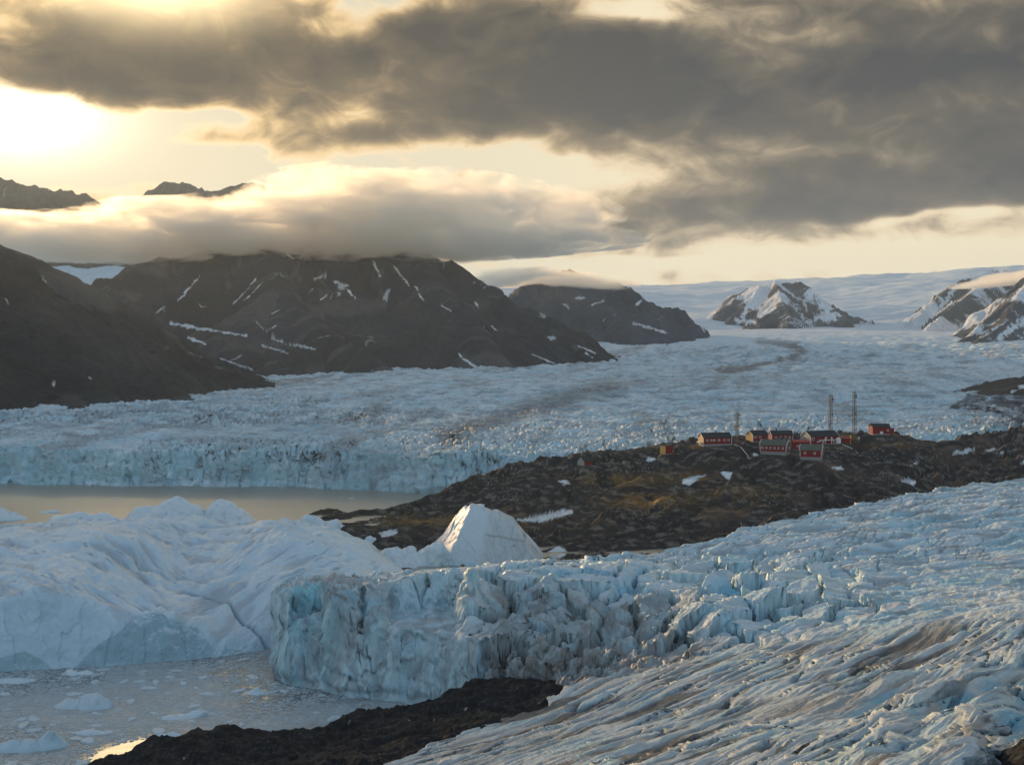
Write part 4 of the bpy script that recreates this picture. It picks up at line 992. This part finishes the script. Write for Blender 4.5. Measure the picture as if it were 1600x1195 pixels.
# ------------------------------------------------------------------ research station on the peninsula
def box(bm, x0, x1, y0, y1, z0, z1):
    v = [bm.verts.new(p) for p in ((x0, y0, z0), (x1, y0, z0), (x1, y1, z0), (x0, y1, z0), (x0, y0, z1), (x1, y0, z1), (x1, y1, z1), (x0, y1, z1))]
    for f in ((0, 3, 2, 1), (4, 5, 6, 7), (0, 1, 5, 4), (1, 2, 6, 5), (2, 3, 7, 6), (3, 0, 4, 7)): bm.faces.new([v[i] for i in f])
def bar(bm, a, b, w):
    a = Vector(a); b = Vector(b); d = (b - a); L = d.length; d.normalize()
    u = d.cross(Vector((0, 0, 1))) if abs(d.z) < 0.9 else d.cross(Vector((1, 0, 0))); u.normalize(); v = d.cross(u)
    q = [[bm.verts.new(p + u * sx * w / 2 + v * sy * w / 2) for sx, sy in ((-1, -1), (1, -1), (1, 1), (-1, 1))] for p in (a, b)]
    for i in range(4): j = (i + 1) % 4; bm.faces.new((q[0][i], q[0][j], q[1][j], q[1][i]))
    bm.faces.new(q[0][::-1]); bm.faces.new(q[1])
def mk(name, bm, mat, parent=None):
    bmesh.ops.recalc_face_normals(bm, faces=bm.faces)
    me = bpy.data.meshes.new(name); bm.to_mesh(me); bm.free(); return link_mesh(name, me, mat, parent)
def empty(name, loc, rz, label, cat, group=None):
    o = bpy.data.objects.new(name, None); C.objects.link(o); o.location = loc; o.rotation_euler = (0, 0, rz); o.empty_display_size = 1
    return tag(o, label, cat, group)
RED = plain('red_boards', (0.20, 0.007, 0.012), 0.6, 0.3, 0.2, 1.5)
RED2 = plain('faded_red_boards', (0.22, 0.014, 0.018), 0.65, 0.3, 0.3, 1.5)
WHITE = plain('white_paint', (0.72, 0.70, 0.67), 0.5, 0.4, 0.08, 2)
GREYW = plain('grey_boards', (0.36, 0.33, 0.30), 0.7, 0.2, 0.2, 1)
SUNLIT = plain('sunlit_boards', (0.62, 0.36, 0.09), 0.6, 0.3, 0.15, 1)  # gable boards with the low sun's yellow light put in the colour
CONC = plain('concrete', (0.26, 0.25, 0.24), 0.8, 0.2, 0.2, 0.8)
ROOFD = plain('dark_roof_felt', (0.035, 0.038, 0.042), 0.8, 0.2, 0.25, 0.7)
ROOFG = plain('grey_green_roof_felt', (0.11, 0.118, 0.095), 0.8, 0.2, 0.25, 0.7)
GLASS = plain('window_glass', (0.04, 0.05, 0.06), 0.08, 0.8, 0.2, 1)
STEEL = plain('mast_steel', (0.022, 0.021, 0.02), 0.6, 0.4, 0.2, 1)
LIT = plain('sunlit_yellow_paint', (0.75, 0.45, 0.06), 0.5, 0.4, 0.05, 1)  # yellow sign paint with warm sunlight put into the colour
def house(label, px, py, D, L, W, hw, hr, rz, found=1.2, wall=None, roof=None, gable=None, front=(), side=(), chimney=None, door=None, name='wooden_house', cat='house', flat=False, ov=0.5, trim=True, group='red station houses', sidex=1, dark_sill=None):
    wall = wall or RED; roof = roof or ROOFD
    x, y, z = at(px, py, D); PADS.append((x, y, z + 0.1, max(L, W) * 0.55))
    h = empty(name, (x, y, z), rz, label, cat, group)
    b = bmesh.new(); box(b, -L / 2 + 0.1, L / 2 - 0.1, -W / 2 + 0.1, W / 2 - 0.1, -3.0, found); mk('foundation', b, CONC, h)
    b = bmesh.new(); zt = found + hw
    sec = [(-W / 2, found), (W / 2, found), (W / 2, zt), (0, zt + hr), (-W / 2, zt)] if not flat else [(-W / 2, found), (W / 2, found), (W / 2, zt + hr), (-W / 2, zt)]
    e = [[b.verts.new((xx, p[0], p[1])) for p in sec] for xx in (-L / 2, L / 2)]; n = len(sec)
    for i in range(n): j = (i + 1) % n; b.faces.new((e[0][i], e[0][j], e[1][j], e[1][i]))
    b.faces.new(e[0][::-1]); b.faces.new(e[1]); mk('wall', b, wall, h)
    if gable:  # left end sheet: real grey boards on some, painted yellow sunlight on others
        b = bmesh.new(); g = sec[0:]
        e = [[b.verts.new((xx, p[0] * 1.003, p[1] + 0.004)) for p in g] for xx in (-L / 2 - 0.08, -L / 2 + 0.02)]
        for i in range(n): j = (i + 1) % n; b.faces.new((e[0][i], e[0][j], e[1][j], e[1][i]))
        b.faces.new(e[0][::-1]); b.faces.new(e[1]); mk('gable_face', b, gable, h)
    # roof slabs
    b = bmesh.new(); t = 0.28
    def slab(p, q):
        e = [[b.verts.new((xx, yy, zz)) for (yy, zz) in (p, q, (q[0], q[1] + t), (p[0], p[1] + t))] for xx in (-L / 2 - ov, L / 2 + ov)]
        for i in range(4): j = (i + 1) % 4; b.faces.new((e[0][i], e[0][j], e[1][j], e[1][i]))
        b.faces.new(e[0][::-1]); b.faces.new(e[1])
    if flat: slab((-W / 2 - ov, zt - hr * ov / W + 0.01), (W / 2 + ov, zt + hr + hr * ov / W + 0.01))
    else:
        k = hr / (W / 2)
        slab((-W / 2 - ov, zt - k * ov + 0.01), (0, zt + hr + 0.01)); slab((0.0, zt + hr + 0.012), (W / 2 + ov, zt - k * ov + 0.012))
    rf = mk('roof', b, roof, h)
    if chimney is not None:
        b = bmesh.new(); box(b, chimney - 0.35, chimney + 0.35, 0.3, 1.0, zt + hr - 0.8, zt + hr + 1.5); mk('chimney', b, STEEL, rf)
    if trim and not flat:
        k = hr / (W / 2)
        b = bmesh.new()
        for xe in (-L / 2 - ov - 0.06, L / 2 + ov + 0.06):
            for s in (-1, 1): bar(b, (xe, s * (W / 2 + ov), zt - k * ov + 0.14), (xe, 0, zt + hr + 0.16), 0.30)
        mk('barge_board', b, WHITE, h)
        b = bmesh.new()
        for xe in (-L / 2, L / 2):
            for s in (-1, 1): box(b, xe - 0.16, xe + 0.16, s * W / 2 - 0.16, s * W / 2 + 0.16, found + 0.003, zt)
        mk('corner_board', b, WHITE, h)
    def window(wx, wz, ww, wh, where='f'):
        b = bmesh.new(); p = bmesh.new(); f = 0.16
        if where == 'f':
            y0 = -W / 2 - 0.09
            for (a, c_, d, e_) in ((wx - ww / 2 - f, wx - ww / 2, wz - wh / 2 - f, wz + wh / 2 + f), (wx + ww / 2, wx + ww / 2 + f, wz - wh / 2 - f, wz + wh / 2 + f), (wx - ww / 2, wx + ww / 2, wz - wh / 2 - f, wz - wh / 2), (wx - ww / 2, wx + ww / 2, wz + wh / 2, wz + wh / 2 + f), (wx - 0.05, wx + 0.05, wz - wh / 2, wz + wh / 2)): box(b, a, c_, y0, y0 + 0.12, d, e_)
            box(p, wx - ww / 2, wx + ww / 2, y0 + 0.04, y0 + 0.11, wz - wh / 2, wz + wh / 2)
        else:
            s = 1 if where == 'r' else -1; x0 = s * (L / 2 + 0.05)
            for (a, c_, d, e_) in ((wx - ww / 2 - f, wx - ww / 2, wz - wh / 2 - f, wz + wh / 2 + f), (wx + ww / 2, wx + ww / 2 + f, wz - wh / 2 - f, wz + wh / 2 + f), (wx - ww / 2, wx + ww / 2, wz - wh / 2 - f, wz - wh / 2), (wx - ww / 2, wx + ww / 2, wz + wh / 2, wz + wh / 2 + f), (wx - 0.05, wx + 0.05, wz - wh / 2, wz + wh / 2)): box(b, x0 - 0.09, x0 + 0.09, a, c_, d, e_)
            box(p, x0 - 0.05, x0 + 0.05, wx - ww / 2, wx + ww / 2, wz - wh / 2, wz + wh / 2)
        w = mk('window', b, WHITE, h); mk('pane', p, GLASS, w)
    for q in front: window(*q)
    for q in side: window(*q[:4], where=q[4] if len(q) > 4 else 'r')
    if door:
        b = bmesh.new(); box(b, door[0] - 0.6, door[0] + 0.6, -W / 2 - 0.06, -W / 2 + 0.02, found + 0.01, found + 2.2); mk('door', b, door[1], h)
    return h
fw = lambda xs, z, w=1.1, hh=1.1: [(x_, z, w, hh) for x_ in xs]
h1 = house('long two-storey red house with sunlit left gable, leftmost of the large houses', 1117, 696, 802, 21, 9, 4.7, 2.7, 0.24, 1.5, gable=SUNLIT, chimney=1.0, front=fw((-7.6, -4.6, -2.4, 1.2, 5.2, 8.2), 4.1), side=[(-1.8, 4.3, 1.1, 1.2, 'l'), (2.0, 4.3, 1.1, 1.2, 'l')])
b = bmesh.new()
for s in range(6): box(b, -11.9 - s * 0.1, -10.7, -3.6 + s * 1.1, -2.7 + s * 1.1, 2.2 - s * 0.02, 2.45 + 0.5 * (s % 2))
mk('balcony', b, WHITE, h1)
house('small dark red house with white-edged lit gable, right of the short lattice mast', 1183, 690, 812, 13, 8, 4.6, 2.5, 0.42, 0.8, gable=SUNLIT, front=fw((-4.2, -0.4), 3.6, 1.4, 1.3), side=[(0, 3.8, 1.2, 1.3, 'l')])
house('dark red house with pale windows behind the front house with the grey-green roof', 1220, 691, 820, 15, 8, 5.2, 2.2, 0.03, 0.8, wall=RED2, front=fw((-4.6, -1.2, 2.2, 5.4), 3.9, 1.3, 1.2) + fw((2.2, 5.4), 1.9, 1.3, 1.0), chimney=-3)
house('red house with grey-green roof on a pale basement, with a long row of windows', 1211, 708, 772, 17.5, 9.5, 4.3, 3.2, -0.5, 1.5, roof=ROOFG, front=fw((-7.2, -4.6, -1.8, 1.0, 3.6, 6.6), 3.9, 0.9, 1.1), side=[(-1.6, 4.0, 1.5, 1.4), (2.9, 3.8, 0.9, 1.3)], door=(2, RED2))
house('plain flat-roofed red shed between the two houses with grey-green roofs', 1251, 702, 790, 10, 7, 4.8, 0.9, 0.12, 0.4, flat=True, roof=RED2, front=fw((-3.5,), 2.6, 1.0, 1.0), trim=False, name='shed', cat='shed')
house('wide red hall with dark roof and grey gable beneath the left tall mast', 1281, 694, 808, 23, 12, 5.4, 3.3, 0.34, 0.7, gable=GREYW, front=fw((-9.5,), 4.4, 1.6, 1.8) + fw((-4.0, 9.0), 3.2, 1.0, 1.0), side=[(0, 4.6, 1.3, 1.6, 'l')], name='hall', cat='hall')
house('small red house with grey-green roof, lowest on the slope in front of the hall', 1268, 716, 757, 13.5, 9, 4.6, 3.2, -0.38, 1.3, roof=ROOFG, front=fw((-3.6, 2.6), 3.8, 1.0, 1.2), side=[(1.0, 4.0, 0.8, 1.7)], door=(0, RED2))
h8 = house('red house with dark roof standing alone on the hilltop at the far right', 1374, 679, 824, 12.5, 8, 4.9, 1.9, 0.05, 0.9, front=fw((4.6,), 3.4, 1.0, 1.0), trim=False)
b = bmesh.new(); box(b, 6.27, 9.8, -2.6, 3.2, 0.6, 4.4); mk('annex', b, RED2, h8)
b = bmesh.new(); box(b, 6.1, 10.0, -2.8, 3.4, 4.41, 4.6); mk('annex_roof', b, ROOFD, h8)
b = bmesh.new(); box(b, -1.0, 1.2, -4.1, -3.98, 0.91, 2.6); mk('door', b, WHITE, h8)
house('low red shed between the two tall masts', 1321, 692, 812, 9, 5, 2.9, 0.9, 0.0, 0.3, flat=True, roof=RED2, trim=False, name='shed', cat='shed')
house('boxy red hut with bright yellow sunlit side, alone left of the long house', 1041, 709, 792, 6.4, 5.4, 5.2, 0.25, 0.62, 0.3, flat=True, roof=ROOFD, gable=SUNLIT, trim=False, name='hut', cat='hut', ov=0.12, group=None)
house('tiny hut with a grey gable and dark roof at the left end of the ridge', 914, 727, 786, 8.0, 6.5, 3.0, 3.0, 0.75, 0.3, gable=GREYW, wall=RED2, name='hut', cat='hut', trim=False, group=None)

def lattice(label, px, py0, py1, D, w0, w1, dish=True):
    x, y, z = at(px, py0, D); hgt = (py0 - py1) / F * D
    m = empty('lattice_mast', (x, y, z), 0.35, label, 'radio mast', 'lattice masts of the station')
    cor = [(math.cos(a), math.sin(a)) for a in (PI / 4, 3 * PI / 4, 5 * PI / 4, 7 * PI / 4)]
    P = lambda i, t: (cor[i % 4][0] * lerp(w0, w1, t) * 0.7, cor[i % 4][1] * lerp(w0, w1, t) * 0.7, t * hgt)
    for i in range(4):
        b = bmesh.new(); bar(b, (P(i, 0)[0], P(i, 0)[1], -1), P(i, 1), 0.19); mk('leg', b, STEEL, m)
    b = bmesh.new(); n = int(hgt / 1.7)
    for s in range(n):
        for i in range(4):
            bar(b, P(i, s / n), P(i + 1, (s + 1) / n), 0.10); bar(b, P(i, (s + 1) / n), P(i + 1, (s + 1) / n), 0.10)
    mk('bracing', b, STEEL, m)
    b = bmesh.new(); bar(b, (0, 0, hgt), (0, 0, hgt + 1.6), 0.16); bar(b, (-w1 * 0.8, 0, hgt), (w1 * 0.8, 0, hgt), 0.2); mk('antenna', b, STEEL, m)
    if dish:
        b = bmesh.new(); box(b, w1 * 0.7, w1 * 0.7 + 0.7, -0.4, 0.4, hgt * 0.88, hgt * 0.94); box(b, w1 * 0.7, w1 * 0.7 + 0.5, -0.3, 0.3, hgt * 0.55, hgt * 0.6); mk('antenna_box', b, STEEL, m)
lattice('short lattice radio mast between the long red house and the small dark red house', 1152, 694, 644, 806, 1.7, 1.5)
lattice('tall lattice radio mast rising behind the wide red hall, left of the pair', 1298, 692, 617, 815, 2.0, 1.8)
lattice('tallest lattice radio mast, right of the pair, by the low red shed', 1335, 694, 612, 806, 2.2, 1.5)
def pole(label, px, py0, py1, D, w=0.14):
    x, y, z = at(px, py0, D); b = bmesh.new(); hgt = (py0 - py1) / F * D
    bar(b, (0, 0, -1), (0, 0, hgt), w); bar(b, (-0.5, 0, hgt * 0.93), (0.5, 0, hgt * 0.93), 0.08)
    o = mk('antenna_pole', b, STEEL); o.location = (x, y, z); tag(o, label, 'pole')
pole('thin dark pole at the left corner of the long red house', 1087, 698, 661, 800, 0.2)
pole('thin pole between the dark red house with pale windows and the wide hall', 1238, 692, 671, 812)
pole('thin whip aerial behind the small dark red house', 1197, 690, 662, 818)
# gangway of white beams, tank, crate, pipes, marker
g = empty('gangway', at(1294, 692, 796), 0.1, 'white timber gangway with A-shaped trestles before the wide red hall', 'gangway')
b = bmesh.new(); bar(b, (-8, 0, 0.6), (-4, 0, 2.0), 0.45); bar(b, (-4, 0, 2.0), (4.5, 0, 2.2), 0.45); mk('deck', b, WHITE, g)
for (x0, x1) in ((-3.4, -1.2), (3.4, 2.4)):
    b = bmesh.new(); bar(b, (x0 - 0.6, 0.5, -0.6), (x1, 0.5, 4.2), 0.35); bar(b, (x0 + 1.4, 0.5, -0.6), (x1 + 0.2, 0.5, 4.2), 0.3); mk('trestle', b, WHITE, g)
def simple(name, label, cat, px, py, D, rz, boxes, mat, bars=()):
    b = bmesh.new()
    for q in boxes: box(b, *q)
    for q in bars: bar(b, *q)
    o = mk(name, b, mat); o.location = at(px, py, D); o.rotation_euler = (0, 0, rz); return tag(o, label, cat)
b = bmesh.new(); bmesh.ops.create_cone(b, cap_ends=True, segments=20, radius1=1.7, radius2=1.7, depth=3.4); bmesh.ops.create_cone(b, cap_ends=True, segments=20, radius1=1.7, radius2=0.3, depth=0.7, matrix=__import__('mathutils').Matrix.Translation((0, 0, 2.06)))
o = mk('storage_tank', b, WHITE); o.location = Vector(at(1310, 692, 800)) + Vector((0, 0, 1.4)); tag(o, 'round white storage tank at the right end of the wide red hall', 'tank')
simple('crate', 'small white crate on the bare rock below the front house', 'crate', 1179, 711, 764, 0.3, [(-0.9, 0.9, -0.6, 0.6, -0.5, 1.4), (1.3, 2.3, -0.4, 0.4, -0.5, 0.8)], WHITE)
simple('marker_board', 'upright yellow marker board shining beside the tallest mast', 'sign', 1329, 691, 802, 0.6, [(-0.12, 0.12, -0.12, 0.12, -1, 3.2), (-0.9, 0.9, -0.1, 0.1, 3.2, 5.0)], LIT)
simple('marker_board', 'small pale board right of the tallest mast, below the hilltop house', 'sign', 1342, 687, 806, 0.6, [(-0.1, 0.1, -0.1, 0.1, -1, 0.8), (-0.7, 0.7, -0.1, 0.1, 0.8, 2.0)], WHITE)
def pipe(label, pts, w=0.4, name='pipeline'):
    P = [Vector(at(*p)) for p in pts]; b = bmesh.new()
    for p in P: p.z = float(hill_z(np.array([p.x]), np.array([p.y]))[0]) + 0.7
    for p, q in zip(P[:-1], P[1:]): bar(b, p - P[0], q - P[0], w)
    o = mk(name, b, WHITE); o.location = P[0]; tag(o, label, 'pipeline')
pipe('white pipeline running down the rock from the short lattice mast', [(1148, 693, 800), (1158, 697, 792), (1170, 701, 784)])
pipe('short white pipe section nearest the white crate', [(1166, 704, 776), (1173, 709, 768)], 0.35)
pipe('white pipe lying on the rock under the tall masts', [(1316, 691, 800), (1328, 693, 797), (1341, 692, 797)], 0.4)
# the hill itself, after the house pads are known
o = fan('rocky_peninsula', 420, 1960, 1150, 520, 1000, 900, 620, hill_base, hill_z, hill_col, M_ROCK, None, 0.12, 2)
tag(o, kind='structure')

# ------------------------------------------------------------------ low cloud bank wrapped round the mountain tops
def cloud(name, label, D, halfdepth, prof, dens, seed, nscale=0.0065, noise_amp=2.0, aniso=0.45, col=(1, 0.975, 0.93), stretch=(1, 0.9, 2.1), shift=0.0):
    """prof = [(px, py_top, py_bottom)] at distance D: a closed lumpy hull holding an uneven volume"""
    xs = np.array([(p[0] - 800) / F * D for p in prof]); zt = np.array([H + (HY - p[1]) / F * D for p in prof]); zb = np.array([H + (HY - p[2]) / F * D for p in prof])
    zc = (zt + zb) / 2; rz = (zt - zb) / 2
    x0, x1 = xs[0], xs[-1]; zlo, zhi = zb.min(), zt.max()
    n = 120; X = np.linspace(x0, x1, n); ZC = np.interp(X, xs, zc); RZ = np.interp(X, xs, rz)
    endt = np.sqrt(np.clip(1 - np.abs((X - (x0 + x1) / 2) / ((x1 - x0) / 2)) ** 8, 0.0, 1))
    m = 24; T = np.linspace(0, 2 * PI, m, endpoint=False); V = []; Fc = []
    for i in range(n):
        for t in T: V.append((X[i], D + math.cos(t) * halfdepth * (0.15 + 0.85 * endt[i]) * 1.05, ZC[i] + math.sin(t) * RZ[i] * 1.16 * (0.15 + 0.85 * endt[i])))
    for i in range(n - 1):
        for j in range(m): k = (j + 1) % m; Fc.append((i * m + j, i * m + k, (i + 1) * m + k, (i + 1) * m + j))
    Fc.append(tuple(range(m))[::-1]); Fc.append(tuple((n - 1) * m + j for j in range(m)))
    me = bpy.data.meshes.new(name); me.from_pydata(V, [], Fc)
    bm = bmesh.new(); bm.from_mesh(me); bmesh.ops.recalc_face_normals(bm, faces=bm.faces); bm.to_mesh(me); bm.free()
    mt = bpy.data.materials.new(name); mt.use_nodes = True; t = NT(mt.node_tree); t.n.clear()
    out = t.n.new('ShaderNodeOutputMaterial'); vol = t.n.new('ShaderNodeVolumePrincipled'); t.l.new(vol.outputs[0], out.inputs['Volume'])
    vol.inputs['Color'].default_value = (*col, 1); vol.inputs['Anisotropy'].default_value = aniso
    g = t.n.new('ShaderNodeNewGeometry'); pos = g.outputs['Position']; x, y, z = t.sep(pos)
    fx = t.m('MULTIPLY_ADD', x, 1 / (x1 - x0), -x0 / (x1 - x0), clamp=True)
    st = [((a - x0) / (x1 - x0), (c - zlo) / (zhi - zlo)) for a, c in zip(xs, zc)]
    c_ = t.ramp(fx, st); st2 = [((a - x0) / (x1 - x0), q / (zhi - zlo)) for a, q in zip(xs, rz)]
    r_ = t.ramp(fx, st2)
    zn = t.m('MULTIPLY_ADD', z, 1 / (zhi - zlo), -zlo / (zhi - zlo))
    big = t.m('SUBTRACT', t.noise(t.v('MULTIPLY', pos, (1, 0.5, 1.6)), 0.0028, 3, 0.55, 0.6), 0.5)
    zn = t.m('MULTIPLY_ADD', big, t.ss(zn, 0.0, 0.6, 0.12, 1.1), zn)
    dz = t.m('DIVIDE', t.m('SUBTRACT', zn, c_), t.m('MAXIMUM', r_, 0.02))
    dy = t.m('MULTIPLY', t.m('SUBTRACT', y, D), 1 / halfdepth)
    dx = t.m('MULTIPLY', t.m('SUBTRACT', fx, 0.5), 2.0)
    # crisper below than above
    dzs = t.m('ADD', t.m('POWER', t.m('MAXIMUM', dz, 0.0), 2.0), t.m('POWER', t.m('MAXIMUM', t.m('MULTIPLY', dz, -0.98), 0.0), 5.0))
    rr = t.m('ADD', t.m('ADD', dzs, t.m('MULTIPLY', t.m('POWER', t.m('ABSOLUTE', dy), 4.0), 1.0)), t.m('POWER', t.m('ABSOLUTE', dx), 4.0))
    v = t.v('MULTIPLY', pos, stretch)
    nz_ = t.noise(v, nscale, 7, 0.6, 0.9)
    d = t.m('ADD', t.m('SUBTRACT', 0.85 + shift, rr), t.m('MULTIPLY', t.m('SUBTRACT', nz_, 0.5), noise_amp * 2))
    d = t.m('MULTIPLY', t.m('MULTIPLY', d, 1.3, clamp=True), dens)
    d = t.m('MULTIPLY', d, t.ss(dz, 0.35, -0.55, 1.0, 2.4))
    t.l.new(d, vol.inputs['Density'])
    o = link_mesh(name, me, mt); tag(o, label, 'cloud', kind='stuff'); return o
cloud('cloud_bank', 'golden-edged bank of low cloud lying across the dark mountain tops', 3270, 300,
      [(-420, 300, 400), (-200, 320, 402), (0, 334, 404), (90, 338, 406), (160, 328, 408), (210, 318, 408), (290, 316, 406), (380, 308, 403), (440, 286, 402), (500, 268, 402), (570, 274, 404), (650, 280, 408), (700, 296, 406), (770, 322, 402), (850, 336, 398), (930, 352, 392), (1020, 366, 388)], 0.014, 1, 0.0095, 4.2, 0.65, stretch=(0.8, 0.8, 2.4))
cloud('golden_cloud', 'ragged golden cloud draped behind the low cloud bank, under the far summits', 4300, 300,
      [(330, 318, 350), (390, 300, 350), (440, 272, 350), (520, 262, 350), (620, 272, 350), (700, 268, 352), (800, 282, 356), (900, 300, 360), (980, 320, 360)], 0.009, 5, 0.008, 4.0, 0.6, stretch=(0.9, 0.8, 1.7), shift=-0.15)
cloud('mountain_mist', 'wisp of mist hanging over the rounded peak right of the dark mountain', 4900, 500,
      [(720, 428, 446), (790, 426, 446), (850, 424, 444), (900, 428, 448), (950, 432, 452), (1000, 440, 452)], 0.006, 2, 0.008, 1.6, shift=-0.1)
cloud('peak_wisp', 'small bright wisp of cloud crossing the snowy peak at the right edge', 5250, 260,
      [(1490, 440, 452), (1530, 432, 450), (1570, 426, 448), (1640, 420, 446), (1720, 420, 440)], 0.012, 3, 0.012, 1.2)

# ------------------------------------------------------------------ air
def haze():
    b = bmesh.new(); box(b, -6500, 6500, -300, 15100, -8, 1190)
    m = bpy.data.materials.new('haze'); m.use_nodes = True; t = NT(m.node_tree); t.n.clear()
    out = t.n.new('ShaderNodeOutputMaterial'); vol = t.n.new('ShaderNodeVolumePrincipled'); t.l.new(vol.outputs[0], out.inputs['Volume'])
    vol.inputs['Color'].default_value = (0.72, 0.86, 1.0, 1); vol.inputs['Density'].default_value = 3.0e-5; vol.inputs['Anisotropy'].default_value = 0.4
    o = mk('haze', b, m); tag(o, 'thin air haze over the whole fjord', 'haze', kind='stuff')
haze()
